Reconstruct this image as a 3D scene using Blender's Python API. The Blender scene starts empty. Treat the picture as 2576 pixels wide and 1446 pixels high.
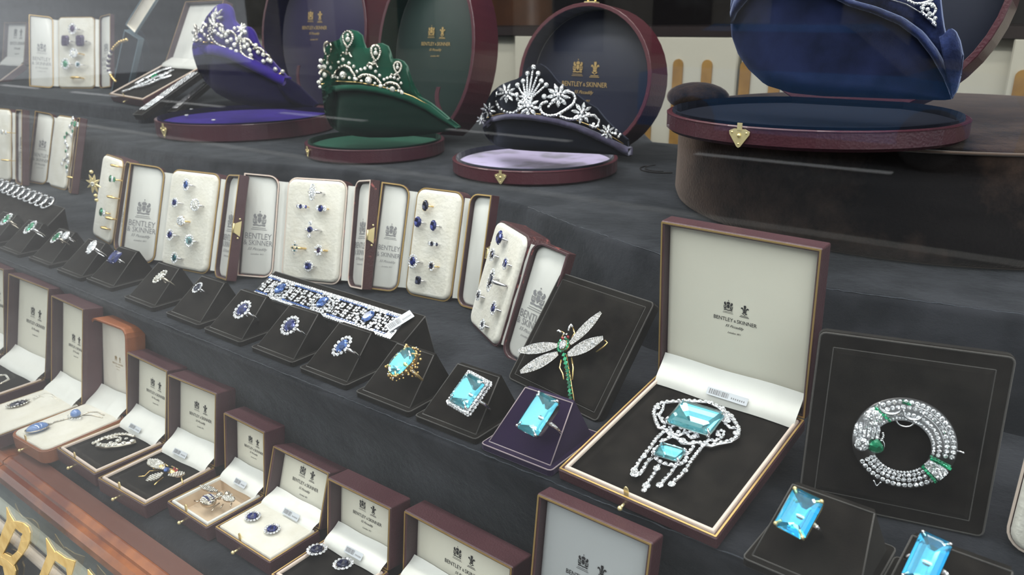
import bpy, math, random
import numpy as np
from mathutils import Matrix, Vector
random.seed(7)
SC = bpy.context.scene
COL = SC.collection
PI = math.pi

# ---------------------------------------------------------------- camera
FPX = 1970.0
PITCH, ROLL, YAW = math.radians(19.0), math.radians(-0.6), math.radians(37.7)
def _basis():
    f = Vector((0, math.cos(PITCH), -math.sin(PITCH))); r = Vector((1, 0, 0)); u = r.cross(f)
    r2 = math.cos(ROLL)*r + math.sin(ROLL)*u; u2 = -math.sin(ROLL)*r + math.cos(ROLL)*u
    M = Matrix.Rotation(YAW, 3, 'Z')
    return M @ r2, M @ u2, M @ f
CR, CU, CF = _basis()
cam_d = bpy.data.cameras.new('camera'); cam = bpy.data.objects.new('camera', cam_d); COL.objects.link(cam)
cam_d.sensor_width = 36; cam_d.lens = FPX/2576*36; cam_d.clip_start = 0.02; cam_d.clip_end = 60
cam.matrix_world = Matrix((( CR.x, CU.x, -CF.x, 0), (CR.y, CU.y, -CF.y, 0), (CR.z, CU.z, -CF.z, 0), (0, 0, 0, 1)))
SC.camera = cam
cam_d.dof.use_dof = True; cam_d.dof.focus_distance = .60; cam_d.dof.aperture_fstop = 15

# ---------------------------------------------------------------- light
SC.view_settings.view_transform = 'Standard'; SC.view_settings.look = 'None'
SC.view_settings.gamma = 1.0; SC.view_settings.use_curve_mapping = False
SC.view_settings.exposure = 0.15
W = bpy.data.worlds.new('overcast_street'); SC.world = W; W.use_nodes = True
nt = W.node_tree; nt.nodes.clear()
def N(t, **k):
    n = nt.nodes.new(t)
    for a, b in k.items(): setattr(n, a, b)
    return n
tc = N('ShaderNodeTexCoord'); sep = N('ShaderNodeSeparateXYZ'); nt.links.new(tc.outputs['Generated'], sep.inputs[0])
cr = N('ShaderNodeValToRGB'); e = cr.color_ramp.elements
e[0].position = 0.0; e[0].color = (.07, .072, .08, 1); e[1].position = 1.0; e[1].color = (1.18, 1.19, 1.2, 1)
for p, c in ((.44, (.10, .105, .11, 1)), (.50, (.45, .47, .50, 1)), (.60, (.90, .92, .94, 1)), (.75, (1.18, 1.19, 1.2, 1))):
    q = e.new(p); q.color = c
mp = N('ShaderNodeMath', operation='MULTIPLY_ADD'); mp.inputs[1].default_value = .5; mp.inputs[2].default_value = .5
nt.links.new(sep.outputs['Z'], mp.inputs[0])
map_ = N('ShaderNodeMapping'); map_.inputs['Scale'].default_value = (2.2, 2.2, 14); nt.links.new(tc.outputs['Generated'], map_.inputs[0])
nz = N('ShaderNodeTexNoise'); nz.inputs['Scale'].default_value = 1.6; nz.inputs['Detail'].default_value = 3; nt.links.new(map_.outputs[0], nz.inputs[0])
md = N('ShaderNodeMath', operation='MULTIPLY_ADD'); md.inputs[1].default_value = .10; md.inputs[2].default_value = -.05; nt.links.new(nz.outputs[0], md.inputs[0])
ad = N('ShaderNodeMath', operation='ADD'); nt.links.new(mp.outputs[0], ad.inputs[0]); nt.links.new(md.outputs[0], ad.inputs[1])
nt.links.new(ad.outputs[0], cr.inputs[0])
bg = N('ShaderNodeBackground'); bg.inputs[1].default_value = 2.0; nt.links.new(cr.outputs[0], bg.inputs[0])
ou = N('ShaderNodeOutputWorld'); nt.links.new(bg.outputs[0], ou.inputs[0])
def area(name, loc, tgt, sx, sy, power, col=(1, 1, 1)):
    d = bpy.data.lights.new(name, 'AREA'); d.shape = 'RECTANGLE'; d.size = sx; d.size_y = sy; d.energy = power; d.color = col
    o = bpy.data.objects.new(name, d); COL.objects.link(o); o.location = loc
    o.rotation_euler = (Vector(tgt)-Vector(loc)).to_track_quat('-Z', 'Y').to_euler()
    return o
area('window_strip_light', (-.55, .42, .95), (-.55, .62, -.3), 2.6, .10, 20, (1.0, .97, .93))
area('window_strip_light', (-.7, 1.0, .95), (-.7, .9, -.2), 2.6, .12, 10, (1.0, .96, .90))

# ---------------------------------------------------------------- pixel picks -> points in the window
def ray(x, y): return CF + (x-1288.0)/FPX*CR - (y-723.0)/FPX*CU
def atz(x, y, z): d = ray(x, y); return d*(z/d.z)
def aty(x, y, Y): d = ray(x, y); return d*(Y/d.y)
def onplane(x, y, o, n): d = ray(x, y); return d*(o.dot(n)/d.dot(n))
def depth(P): return P.dot(CF)
def pxs(P): return depth(P)/FPX            # world size of one photo pixel at P
def proj(P): return (1288+FPX*P.dot(CR)/P.dot(CF), 723-FPX*P.dot(CU)/P.dot(CF))

# ---------------------------------------------------------------- materials
MATS = {}
def mat(name, col, rough=.5, metal=0, sheen=0, bump=None, coat=0, var=None, spec=None, trans=0, ior=None, sheen_tint=None, emit=None, rough_sheen=.4):
    if name in MATS: return MATS[name]
    m = bpy.data.materials.new(name); m.use_nodes = True; t = m.node_tree; b = t.nodes['Principled BSDF']
    b.inputs['Base Color'].default_value = (*col, 1); b.inputs['Roughness'].default_value = rough; b.inputs['Metallic'].default_value = metal
    b.inputs['Sheen Weight'].default_value = sheen; b.inputs['Coat Weight'].default_value = coat; b.inputs['Coat Roughness'].default_value = .08
    b.inputs['Sheen Roughness'].default_value = rough_sheen
    if sheen_tint: b.inputs['Sheen Tint'].default_value = (*sheen_tint, 1)
    if spec is not None: b.inputs['Specular IOR Level'].default_value = spec
    if trans: b.inputs['Transmission Weight'].default_value = trans
    if ior: b.inputs['IOR'].default_value = ior
    m.diffuse_color = (*col, 1)
    tcn = None
    if bump or var:
        tcn = t.nodes.new('ShaderNodeTexCoord')
    if var:      # (other colour, scale, amount)
        n = t.nodes.new('ShaderNodeTexNoise'); n.inputs['Scale'].default_value = var[1]; n.inputs['Detail'].default_value = 5
        t.links.new(tcn.outputs['Object'], n.inputs[0])
        r = t.nodes.new('ShaderNodeValToRGB'); r.color_ramp.elements[0].position = var[2][0]; r.color_ramp.elements[1].position = var[2][1]
        r.color_ramp.elements[0].color = (*col, 1); r.color_ramp.elements[1].color = (*var[0], 1)
        t.links.new(n.outputs[0], r.inputs[0]); t.links.new(r.outputs[0], b.inputs['Base Color'])
    if bump:     # (kind, scale, strength, distance)
        kind, s, st, di = bump
        n = t.nodes.new('ShaderNodeTexVoronoi' if kind == 'vor' else 'ShaderNodeTexNoise'); n.inputs['Scale'].default_value = s
        if kind != 'vor': n.inputs['Detail'].default_value = 4
        src = tcn.outputs['Object']
        if kind == 'fold':
            mpn = t.nodes.new('ShaderNodeMapping'); mpn.inputs['Scale'].default_value = (1, .35, .35); t.links.new(src, mpn.inputs[0]); src = mpn.outputs[0]
        t.links.new(src, n.inputs[0])
        bn = t.nodes.new('ShaderNodeBump'); bn.inputs['Strength'].default_value = st; bn.inputs['Distance'].default_value = di
        t.links.new(n.outputs[0], bn.inputs['Height']); t.links.new(bn.outputs[0], b.inputs['Normal'])
    MATS[name] = m
    return m
VELV = lambda n, c, s=.5, st=(1, 1, 1), v=None: mat(n, c, .95, sheen=s, sheen_tint=st, bump=('noise', 1400, .15, .0004), spec=.1, var=v)
M_black = VELV('black_velvet', (.006, .005, .0045), .10, (.8, .8, .78), ((.016, .014, .012), 60, (.3, .75)))
M_blackedge = mat('worn_velvet_edge', (.060, .057, .053), .95, sheen=.2, bump=('noise', 1500, .5, .0006))
M_navy = VELV('navy_velvet_cloth', (.009, .0105, .014), .24, (.88, .93, 1), ((.024, .026, .032), 20, (.42, .62)))
M_navy.node_tree.nodes['Bump'].inputs['Strength'].default_value = .55; M_navy.node_tree.nodes['Bump'].inputs['Distance'].default_value = .0035
for _n in M_navy.node_tree.nodes:
    if _n.type == 'TEX_NOISE' and _n.inputs['Scale'].default_value > 1000: _n.inputs['Scale'].default_value = 34; _n.inputs['Detail'].default_value = 12; _n.inputs['Roughness'].default_value = .72
M_hem = mat('brushed_hem', (.035, .042, .055), .95, sheen=.3, bump=('noise', 1200, .6, .0008))
M_brown = VELV('brown_velvet', (.050, .031, .023), .25, (1, .8, .7), ((.004, .003, .003), 11, (.34, .58)))
M_bseam = mat('brown_velvet_seam', (.09, .06, .045), .9, sheen=.5)
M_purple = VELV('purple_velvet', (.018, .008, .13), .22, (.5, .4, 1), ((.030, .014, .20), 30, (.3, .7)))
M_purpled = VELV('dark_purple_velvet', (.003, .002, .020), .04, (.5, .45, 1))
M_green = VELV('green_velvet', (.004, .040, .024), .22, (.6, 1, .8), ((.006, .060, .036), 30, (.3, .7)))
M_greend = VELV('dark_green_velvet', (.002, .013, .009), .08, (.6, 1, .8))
M_lilac = VELV('lilac_silk_velvet', (.46, .40, .62), .5, (1, 1, 1), ((.24, .22, .30), 26, (.50, .66)))
M_grape = VELV('grey_purple_velvet', (.035, .030, .055), .5, (.8, .8, 1), ((.09, .085, .14), 40, (.35, .7)))
M_blue = VELV('blue_velvet', (.022, .034, .11), .60, (.55, .65, 1), ((.004, .007, .028), 42, (.36, .60)))
M_bluel = VELV('pale_blue_silk', (.06, .10, .26), .4, (.7, .8, 1))
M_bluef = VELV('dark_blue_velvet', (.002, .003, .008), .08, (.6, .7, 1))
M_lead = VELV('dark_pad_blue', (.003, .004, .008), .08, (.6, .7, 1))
for _m, _s in ((M_blue, .5), (M_grape, .4), (M_brown, .5)):
    _m.node_tree.nodes['Bump'].inputs['Strength'].default_value = _s; _m.node_tree.nodes['Bump'].inputs['Distance'].default_value = .0015
    for _n in _m.node_tree.nodes:
        if _n.type == 'TEX_NOISE' and _n.inputs['Scale'].default_value > 1000: _n.inputs['Scale'].default_value = 320
        elif _n.type == 'TEX_NOISE': _n.inputs['Detail'].default_value = 11; _n.inputs['Roughness'].default_value = .68
M_navysilk = mat('navy_silk', (.003, .006, .022), .55, sheen=.3)
M_psilk = mat('violet_silk', (.010, .005, .040), .55, sheen=.2)
M_gsilk = mat('green_silk', (.006, .022, .018), .55, sheen=.2)
M_leather = mat('burgundy_leather', (.060, .022, .028), .42, bump=('vor', 700, .25, .0005), coat=.15, var=((.082, .034, .040), 25, (.3, .8)))
M_scuff = mat('scuffed_burgundy_leather', (.055, .018, .020), .45, bump=('vor', 500, .4, .0008), coat=.15, var=((.38, .10, .09), 120, (.60, .68)))
M_caseleather = mat('case_burgundy_leather', (.070, .016, .024), .38, bump=('vor', 420, .3, .0006), coat=.25, var=((.05, .013, .022), 12, (.3, .7)))
M_orange = mat('orange_tan_leather', (.34, .115, .045), .45, bump=('vor', 700, .2, .0005), coat=.2, var=((.22, .07, .03), 18, (.35, .7)))
M_darkin = mat('dark_lid_wall', (.045, .022, .026), .5, bump=('vor', 700, .2, .0004))
M_gold = mat('gold_tooling', (.62, .42, .16), .35, metal=.75)
M_brass = mat('polished_brass', (.90, .76, .40), .25, metal=.55)
M_yellow = mat('yellow_gold', (.92, .66, .28), .2, metal=.8)
M_plat = mat('platinum', (.78, .78, .80), .16, metal=1)
M_silver = mat('old_silver_setting', (.55, .50, .42), .25, metal=1)
M_cream = mat('cream_velvet', (.68, .65, .56), .9, sheen=.4, bump=('noise', 260, .5, .0012), var=((.78, .76, .69), 45, (.3, .7)))
M_rimcream = mat('cream_rim_lining', (.70, .58, .50), .7, sheen=.3, bump=('noise', 1400, .3, .0004))
M_beige = mat('beige_velvet', (.66, .52, .37), .9, sheen=.4)
M_satin = mat('ivory_satin', (.72, .72, .68), .32, sheen=.2, bump=('fold', 26, .5, .006), coat=.1)
M_silkp = mat('ivory_silk_panel', (.82, .79, .67), .55, sheen=.2, bump=('noise', 8, .25, .004))
M_silkc = mat('cream_silk_panel', (.80, .75, .66), .42, sheen=.2, bump=('fold', 18, .8, .008))
M_ink = mat('black_ink', (.02, .02, .022), .6)
M_greyink = mat('grey_ink', (.22, .22, .23), .6)
M_goldink = mat('gold_blocking', (.55, .38, .16), .4, metal=.6)
M_card = mat('white_card', (.55, .58, .62), .5)
M_wood = mat('varnished_mahogany', (.17, .040, .018), .22, bump=('noise', 60, .25, .0012), coat=.6, var=((.48, .15, .035), 16, (.50, .70)))
M_woodtop = mat('mahogany_sill_top', (.13, .046, .032), .40, bump=('noise', 90, .2, .001), coat=.3, var=((.14, .06, .045), 9, (.4, .8)))
def gemmat(name, col, metal=.55, rough=.06, vs=0, dark=None):
    m = mat(name, col, rough, metal=metal, coat=.8)
    if vs:
        t = m.node_tree; b = t.nodes['Principled BSDF']; tcn = t.nodes.new('ShaderNodeTexCoord')
        v = t.nodes.new('ShaderNodeTexVoronoi'); v.inputs['Scale'].default_value = vs; t.links.new(tcn.outputs['Object'], v.inputs[0])
        s = t.nodes.new('ShaderNodeVectorMath'); s.operation = 'MULTIPLY_ADD'; s.inputs[1].default_value = (1.5,)*3; s.inputs[2].default_value = (-.75,)*3
        t.links.new(v.outputs['Color'], s.inputs[0])
        g = t.nodes.new('ShaderNodeNewGeometry'); a = t.nodes.new('ShaderNodeVectorMath'); a.operation = 'ADD'
        t.links.new(s.outputs[0], a.inputs[0]); t.links.new(g.outputs['Normal'], a.inputs[1])
        n = t.nodes.new('ShaderNodeVectorMath'); n.operation = 'NORMALIZE'; t.links.new(a.outputs[0], n.inputs[0]); t.links.new(n.outputs[0], b.inputs['Normal'])
    return m
G_dia = gemmat('diamond', (.95, .97, 1.0), .60, .08, 1500)
G_diam = gemmat('old_cut_diamond', (.92, .91, .84), .55, .10, 1200)
G_pearl = mat('pearl', (.82, .80, .74), .22, coat=.5)
G_sap = gemmat('sapphire', (.010, .022, .17), .35, .05, 260)
G_sapl = gemmat('pale_sapphire', (.045, .12, .38), .35, .06, 260)
G_sapd = gemmat('dark_sapphire', (.005, .009, .045), .3, .05, 260)
G_em = gemmat('emerald', (.0, .30, .13), .4, .06, 300)
G_teal = gemmat('teal_stone', (.01, .12, .15), .4, .06, 260)
G_amy = gemmat('amethyst', (.05, .02, .10), .4, .06, 260)
G_aqp = gemmat('aquamarine_pavilion', (.32, .68, .76), .85, .10, 0)
G_aqp2 = gemmat('blue_topaz_pavilion', (.16, .62, .86), .85, .10, 0)
G_aq = gemmat('aquamarine', (.40, .74, .80), .5, .06, 120)
G_moon = mat('moonstone', (.13, .24, .52), .12, coat=1)
G_ruby = gemmat('ruby', (.40, .02, .03), .4, .06, 200)
def glassmat(name, col, fac=None):
    m = bpy.data.materials.new(name); m.use_nodes = True; t = m.node_tree; t.nodes.clear()
    tr = t.nodes.new('ShaderNodeBsdfTransparent'); tr.inputs[0].default_value = (*col, 1)
    gl = t.nodes.new('ShaderNodeBsdfGlossy'); gl.inputs['Roughness'].default_value = 0.0 if fac is None else .02
    fr = t.nodes.new('ShaderNodeFresnel'); I = 1.5 if fac is None else 1.7
    gg = t.nodes.new('ShaderNodeNewGeometry'); im = t.nodes.new('ShaderNodeMath'); im.operation = 'MULTIPLY_ADD'; im.inputs[1].default_value = 1/I-I; im.inputs[2].default_value = I
    t.links.new(gg.outputs['Backfacing'], im.inputs[0]); t.links.new(im.outputs[0], fr.inputs[0])
    mx = t.nodes.new('ShaderNodeMixShader'); o = t.nodes.new('ShaderNodeOutputMaterial')
    t.links.new(fr.outputs[0], mx.inputs[0]); t.links.new(tr.outputs[0], mx.inputs[1]); t.links.new(gl.outputs[0], mx.inputs[2]); t.links.new(mx.outputs[0], o.inputs[0])
    MATS[name] = m; return m
M_glass = glassmat('window_glass', (.97, .985, .98))
G_aqg = glassmat('aquamarine_crown', (.72, .93, .96), 1)
G_tpg = glassmat('blue_topaz_crown', (.62, .90, .97), 1)

# ---------------------------------------------------------------- mesh building
def V3(a, b, c=0): return Vector((a, b, c))
class MB:
    def __init__(s): s.v = []; s.f = []; s.m = []; s.sm = []; s.X = None
    def add(s, vs, fs, mi=0, smooth=False):
        k = len(s.v)
        if s.X is not None: vs = [s.X @ Vector(p) for p in vs]
        s.v += [tuple(p) for p in vs]
        for f in fs: s.f.append(tuple(i+k for i in f)); s.m.append(mi); s.sm.append(smooth)
    def loft(s, loops, mi=0, caps=(True, True), smooth=False, closed=True):
        n = len(loops[0]); vs = [p for l in loops for p in l]; fs = []
        for i in range(len(loops)-1):
            for j in range(n if closed else n-1):
                a = i*n+j; b = i*n+(j+1) % n
                fs.append((a, b, b+n, a+n))
        if caps[0]: fs.append(tuple(range(n-1, -1, -1)))
        if caps[1]: fs.append(tuple((len(loops)-1)*n+j for j in range(n)))
        s.add(vs, fs, mi, smooth)
    def prof(s, outl, profile, mi=0, caps=(True, True), smooth=False, ring=False):
        loops = [[(x, y, z) for x, y in outl(i)] for i, z in profile]
        if ring: loops.append(loops[0]); caps = (False, False)
        s.loft(loops, mi, caps, smooth)
    def box(s, a, b, mi=0):
        (x0, y0, z0), (x1, y1, z1) = a, b
        s.add([(x0,y0,z0),(x1,y0,z0),(x1,y1,z0),(x0,y1,z0),(x0,y0,z1),(x1,y0,z1),(x1,y1,z1),(x0,y1,z1)],
              [(3,2,1,0),(4,5,6,7),(0,1,5,4),(1,2,6,5),(2,3,7,6),(3,0,4,7)], mi)
    def tube(s, pts, r, n=6, mi=0, closed=False, flat=1.0, smooth=True, caps=True):
        pts = [Vector(p) for p in pts]; m = len(pts); loops = []; up = Vector((0, 0, 1)); prev = None
        rr = r if isinstance(r, (list, tuple)) else [r]*m
        for i, p in enumerate(pts):
            if closed: t = pts[(i+1) % m]-pts[i-1]
            else: t = pts[min(i+1, m-1)]-pts[max(i-1, 0)]
            if t.length < 1e-9: t = Vector((1, 0, 0))
            t.normalize()
            if prev is None: a = t.orthogonal().normalized()
            else:
                a = prev-t*prev.dot(t)
                a = a.normalized() if a.length > 1e-6 else t.orthogonal().normalized()
            prev = a; b = t.cross(a)
            loops.append([p+(a*math.cos(2*PI*k/n)+b*math.sin(2*PI*k/n)*flat)*rr[i] for k in range(n)])
        if closed: loops.append(loops[0])
        s.loft(loops, mi, (caps and not closed, caps and not closed), smooth)
    def ball(s, c, r, mi=0, n=8, k=5, sc=(1, 1, 1), smooth=True):
        c = Vector(c); loops = []
        for i in range(k+1):
            t = PI*i/k; rr = max(math.sin(t), .02)*r
            loops.append([c+Vector((rr*math.cos(2*PI*j/n)*sc[0], rr*math.sin(2*PI*j/n)*sc[1], -math.cos(t)*r*sc[2])) for j in range(n)])
        s.loft(loops, mi, (True, True), smooth)
    def spindle(s, a, b, r, mi=0, n=6, bias=.5, nor=None, flat=.6):
        a, b = Vector(a), Vector(b); d = b-a; t = d.normalized()
        x = (nor.cross(t) if nor is not None else t.orthogonal())
        x = x.normalized() if x.length > 1e-6 else t.orthogonal().normalized()
        y = t.cross(x); loops = []
        for u, q in ((0, .12), (bias*.5, .75), (bias, 1), (bias+(1-bias)*.6, .6), (1, .06)):
            loops.append([a+d*u+(x*math.cos(2*PI*k/n)+y*math.sin(2*PI*k/n)*flat)*r*q for k in range(n)])
        s.loft(loops, mi, (True, True), False)
    def gem(s, c, rx, ry, h, mi=0, kind='round', rot=0, n=8, pav=True):
        """faceted stone: girdle at c, table facing local +z"""
        cx, cy, cz = c
        def outl(k):
            if kind == 'em':
                cc = .30
                q = [(1, -1+cc*1.0), (1, 1-cc), (1-cc*ry/rx if ry < rx else 1-cc, 1), (-(1-cc*ry/rx if ry < rx else 1-cc), 1), (-1, 1-cc), (-1, -1+cc), (-(1-cc), -1), (1-cc, -1)]
                P = [(x*rx, y*ry) for x, y in q]
                m = min(rx, ry)*(1-k)
                P = [(x*(rx-m)/rx, y*(ry-m)/ry) for x, y in P]
            elif kind == 'nav':
                P = [(rx*k*math.cos(t)*abs(math.cos(t))**.25, ry*k*math.sin(t)) for t in [2*PI*i/n for i in range(n)]]
            elif kind == 'pear':
                P = [(rx*k*math.cos(t)*(1-.35*math.sin(t)), ry*k*math.sin(t)) for t in [2*PI*i/n for i in range(n)]]
            else:
                P = [(rx*k*math.cos(2*PI*(i+.5)/n), ry*k*math.sin(2*PI*(i+.5)/n)) for i in range(n)]
            ca, sa = math.cos(rot), math.sin(rot)
            return [(cx+x*ca-y*sa, cy+x*sa+y*ca) for x, y in P]
        L = []
        if pav: L += [[(x, y, cz-h*1.1) for x, y in outl(.15)], [(x, y, cz-h*.5) for x, y in outl(.62)]]
        L += [[(x, y, cz) for x, y in outl(1)], [(x, y, cz+h*.35) for x, y in outl(.88)], [(x, y, cz+h*.6) for x, y in outl(.64)]]
        s.loft(L, mi, (True, True), False)
    def poly(s, pts, z, mi=0, th=0):
        n = len(pts)
        if th:
            s.loft([[(x, y, z) for x, y in pts], [(x, y, z+th) for x, y in pts]], mi)
        else: s.add([(x, y, z) for x, y in pts], [tuple(range(n))], mi)
    def build(s, name, mats, parent=None, kind=None):
        me = bpy.data.meshes.new(name); me.from_pydata(s.v, [], s.f)
        if not isinstance(mats, (list, tuple)): mats = [mats]
        for m in mats: me.materials.append(m)
        me.polygons.foreach_set('material_index', s.m); me.polygons.foreach_set('use_smooth', s.sm); me.update()
        o = bpy.data.objects.new(name, me); COL.objects.link(o)
        if parent is not None: o.parent = parent
        if kind: o['kind'] = kind
        return o

def rrect(w, d, r=.001, n=3, x0=0, y0=0, sides=None):
    """rounded rectangle; sides = which corners are rounded (bl, br, tr, tl)"""
    def f(i):
        P = []
        for k, (cx, cy, a) in enumerate(((0, 0, PI), (w, 0, 1.5*PI), (w, d, 0), (0, d, .5*PI))):
            rr = r if (sides is None or sides[k]) else .0006
            rr = max(rr-i, .0003)
            sx = 1 if cx == 0 else -1; sy = 1 if cy == 0 else -1
            ox, oy = cx+sx*(i+rr), cy+sy*(i+rr)
            for j in range(n+1):
                t = a+.5*PI*j/n; P.append((x0+ox+rr*math.cos(t), y0+oy+rr*math.sin(t)))
        return P
    return f
def tray(mb, outl, h, t, inner, mi=0, mi_in=None):
    mb.prof(outl, [(.0012, -h), (0, -h+.0012), (0, -.0008), (.0008, 0), (t-.0006, 0), (t, -.0006)], mi, (True, False))
    mb.prof(outl, [(t, -.0006), (t, -inner)], mi if mi_in is None else mi_in, (False, True))
def frame(o, x, y):
    x = Vector(x).normalized(); y = Vector(y); y = (y-x*y.dot(x)).normalized(); z = x.cross(y)
    return Matrix(((x.x, y.x, z.x, o[0]), (x.y, y.y, z.y, o[1]), (x.z, y.z, z.z, o[2]), (0, 0, 0, 1)))
def thing(name, label, cat, M=None, group=None):
    o = bpy.data.objects.new(name, None); COL.objects.link(o); o.empty_display_size = .01
    if M is not None: o.matrix_world = M
    o['label'] = label; o['category'] = cat
    if group: o['group'] = group
    return o
def tag(o, label, cat, group=None):
    o['label'] = label; o['category'] = cat
    if group: o['group'] = group
    return o
def struct(name, mb, m):
    return mb.build(name, m, None, 'structure')
_pm = {}
def cast(M, x, y, h=0):
    """photo pick -> local (u, v) on the plane z = h of frame M"""
    n = M.to_3x3().col[2]; o = M.translation+n*h
    P = onplane(x, y, o, n); q = M.inverted() @ P
    return q.x, q.y, P

# lettering -------------------------------------------------------------
_tc = {}
def text_geo(s, shear=0, bold=0):
    k = (s, shear, bold)
    if k not in _tc:
        cu = bpy.data.curves.new('t', 'FONT'); cu.body = s; cu.size = 1; cu.shear = shear; cu.offset = bold; cu.resolution_u = 2
        ob = bpy.data.objects.new('t', cu); COL.objects.link(ob)
        bpy.context.view_layer.update()
        me = bpy.data.meshes.new_from_object(ob.evaluated_get(bpy.context.evaluated_depsgraph_get()))
        vs = [tuple(v.co) for v in me.vertices]; fs = [tuple(p.vertices) for p in me.polygons]
        bpy.data.objects.remove(ob); bpy.data.curves.remove(cu); bpy.data.meshes.remove(me)
        xs = [v[0] for v in vs]; ys = [v[1] for v in vs]
        _tc[k] = (vs, fs, min(xs), max(xs), min(ys), max(ys))
    return _tc[k]
def put_text(mb, s, cx, cy, width, z, mi=0, shear=0, sy=1.0, bold=0):
    vs, fs, x0, x1, y0, y1 = text_geo(s, shear, bold); k = width/(x1-x0)
    mb.add([((x-(x0+x1)/2)*k+cx, (y-(y0+y1)/2)*k*sy+cy, z) for x, y, _ in vs], fs, mi)
def ell(cx, cy, rx, ry, n=12): return [(cx+rx*math.cos(2*PI*i/n), cy+ry*math.sin(2*PI*i/n)) for i in range(n)]
def crest(mb, cx, cy, s, z, mi=0):
    """royal arms as a dense small engraving: shield with supporters, crown, ribbon"""
    P = lambda L: mb.poly([(cx+x*s, cy+y*s) for x, y in L], z, mi)
    P([(-.13, .20), (.13, .20), (.15, -.08), (0, -.30), (-.15, -.08)])
    for a in (0, 1, 2): P([(-.17, .02-.11*a), (-.44+.05*a, .04-.10*a), (-.44+.05*a, -.02-.10*a), (-.17, -.05-.11*a)]); P([(.17, .02-.11*a), (.17, -.05-.11*a), (.44-.05*a, -.02-.10*a), (.44-.05*a, .04-.10*a)])
    P([(-.16, .24), (.16, .24), (.22, .44), (.13, .40), (.10, .52), (.03, .46), (0, .60), (-.03, .46), (-.10, .52), (-.13, .40), (-.22, .44)]); P(ell(0, .66, .05, .05, 8))
    for g in (-1, 1):
        L = [(.20, .10), (.30, .06), (.46, .14), (.50, .34), (.40, .46), (.30, .42), (.32, .30), (.22, .26)]
        L = [(g*x, y) for x, y in L]; P(L if g > 0 else L[::-1])
        L = [(.18, -.30), (.40, -.34), (.50, -.24), (.52, .06), (.47, .08), (.44, -.16), (.30, -.22)]
        L = [(g*x, y) for x, y in L]; P(L if g > 0 else L[::-1])
    P([(-.5, -.38), (-.2, -.36), (0, -.40), (.2, -.36), (.5, -.38), (.46, -.50), (.2, -.46), (0, -.50), (-.2, -.46), (-.46, -.50)])
    for k, w in enumerate((.95, 1.1)): P([(-w*.55, -.62-.13*k), (w*.55, -.62-.13*k), (w*.55, -.66-.13*k), (-w*.55, -.66-.13*k)])
def plumes(mb, cx, cy, s, z, mi=0):
    """three feathers behind a coronet with a ribbon"""
    P = lambda L: mb.poly([(cx+x*s, cy+y*s) for x, y in L], z, mi)
    P([(-.07, -.1), (.07, -.1), (.10, .25), (.16, .5), (.08, .66), (-.02, .60), (-.12, .64), (-.14, .48), (-.09, .25)])
    for g in (-1, 1):
        L = [(.08, -.1), (.15, .22), (.27, .36), (.42, .34), (.46, .2), (.38, .12), (.33, .22), (.24, .10), (.17, -.1)]
        L = [(g*x, y) for x, y in L]; P(L if g > 0 else L[::-1])
    P([(-.22, -.12), (.22, -.12), (.17, -.3), (-.17, -.3)])
    P([(-.32, -.28), (-.12, -.34), (0, -.5), (.12, -.34), (.32, -.28), (.26, -.42), (.1, -.46), (0, -.58), (-.1, -.46), (-.26, -.42)])
    for k, w in enumerate((.9, 1.1)): P([(-w*.5, -.62-.13*k), (w*.5, -.62-.13*k), (w*.5, -.68-.13*k), (-w*.5, -.68-.13*k)])
def imprint(mb, cx, cy, w, z, mi=0, k=1.0):
    """crests and the shop's lines, w = width of the name line"""
    crest(mb, cx-.16*w*1.05, cy+.30*w*k, .20*w, z, mi); plumes(mb, cx+.20*w, cy+.28*w*k, .19*w, z, mi)
    put_text(mb, 'BENTLEY', cx-.265*w, cy, .44*w, z, mi, sy=1.1, bold=.004); put_text(mb, '&', cx+.0*w, cy-.008*w, .05*w, z, mi)
    put_text(mb, 'SKINNER', cx+.265*w, cy, .44*w, z, mi, sy=1.1, bold=.004)
    put_text(mb, '55 Piccadilly', cx, cy-.15*w, .42*w, z, mi, shear=.45, bold=.008)
    put_text(mb, 'London W1', cx, cy-.29*w, .30*w, z, mi, shear=.45, bold=.008)
# ---------------------------------------------------------------- builders: boxes
def sweep_x(mb, curve, x0, x1, mi=0, nx=10, bulge=.0004):
    """satin roll: a (y, z) curve swept along x with soft ends and a slight sag"""
    loops = []
    for i in range(nx+1):
        t = i/nx; x = x0+(x1-x0)*t; k = 1; b = bulge*math.sin(3*PI*t+.6)
        loops.append([(x, y+b*.3, z*k+b) for y, z in curve])
    mb.loft(loops, mi, (False, False), True, False)
def barcode(root, M, w, h, label=None):
    mb = MB(); mb.X = M
    mb.poly(rrect(w, h, .0006)(0), 0, 0, .0003); rnd = random.Random(5); x = w*.06
    while x < w*.55:
        q = w*rnd.choice((.012, .02, .03)); mb.poly([(x, h*.2), (x+q, h*.2), (x+q, h*.85), (x, h*.85)], .0004, 1); x += q+w*rnd.choice((.012, .02))
    for k in range(7): mb.poly(ell(w*(.62+.05*k), h*.4, w*.016, h*.14, 6), .0004, 1)
    return mb.build('price_tag', [M_card, M_greyink], root)
def clasp(root, d0, x, h):
    mb = MB(); mb.tube([(x, .0004, -h*.55), (x, -.0035, -h*.55)], .0009, 8); mb.ball((x, -.0045, -h*.55), .0017, 0, 8, 5); mb.build('clasp_stud', M_brass, root)
    mb = MB(); mb.loft([[(x+a*c, .0035+b, z) for a, b in ((-.0017, -.0004), (.0017, -.0004), (.0017, .0004), (-.0017, .0004))] for z, c in ((-.001, 1), (.0035, 1), (.0052, .75), (.006, .3))]); mb.build('clasp_tongue', M_brass, root)
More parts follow.
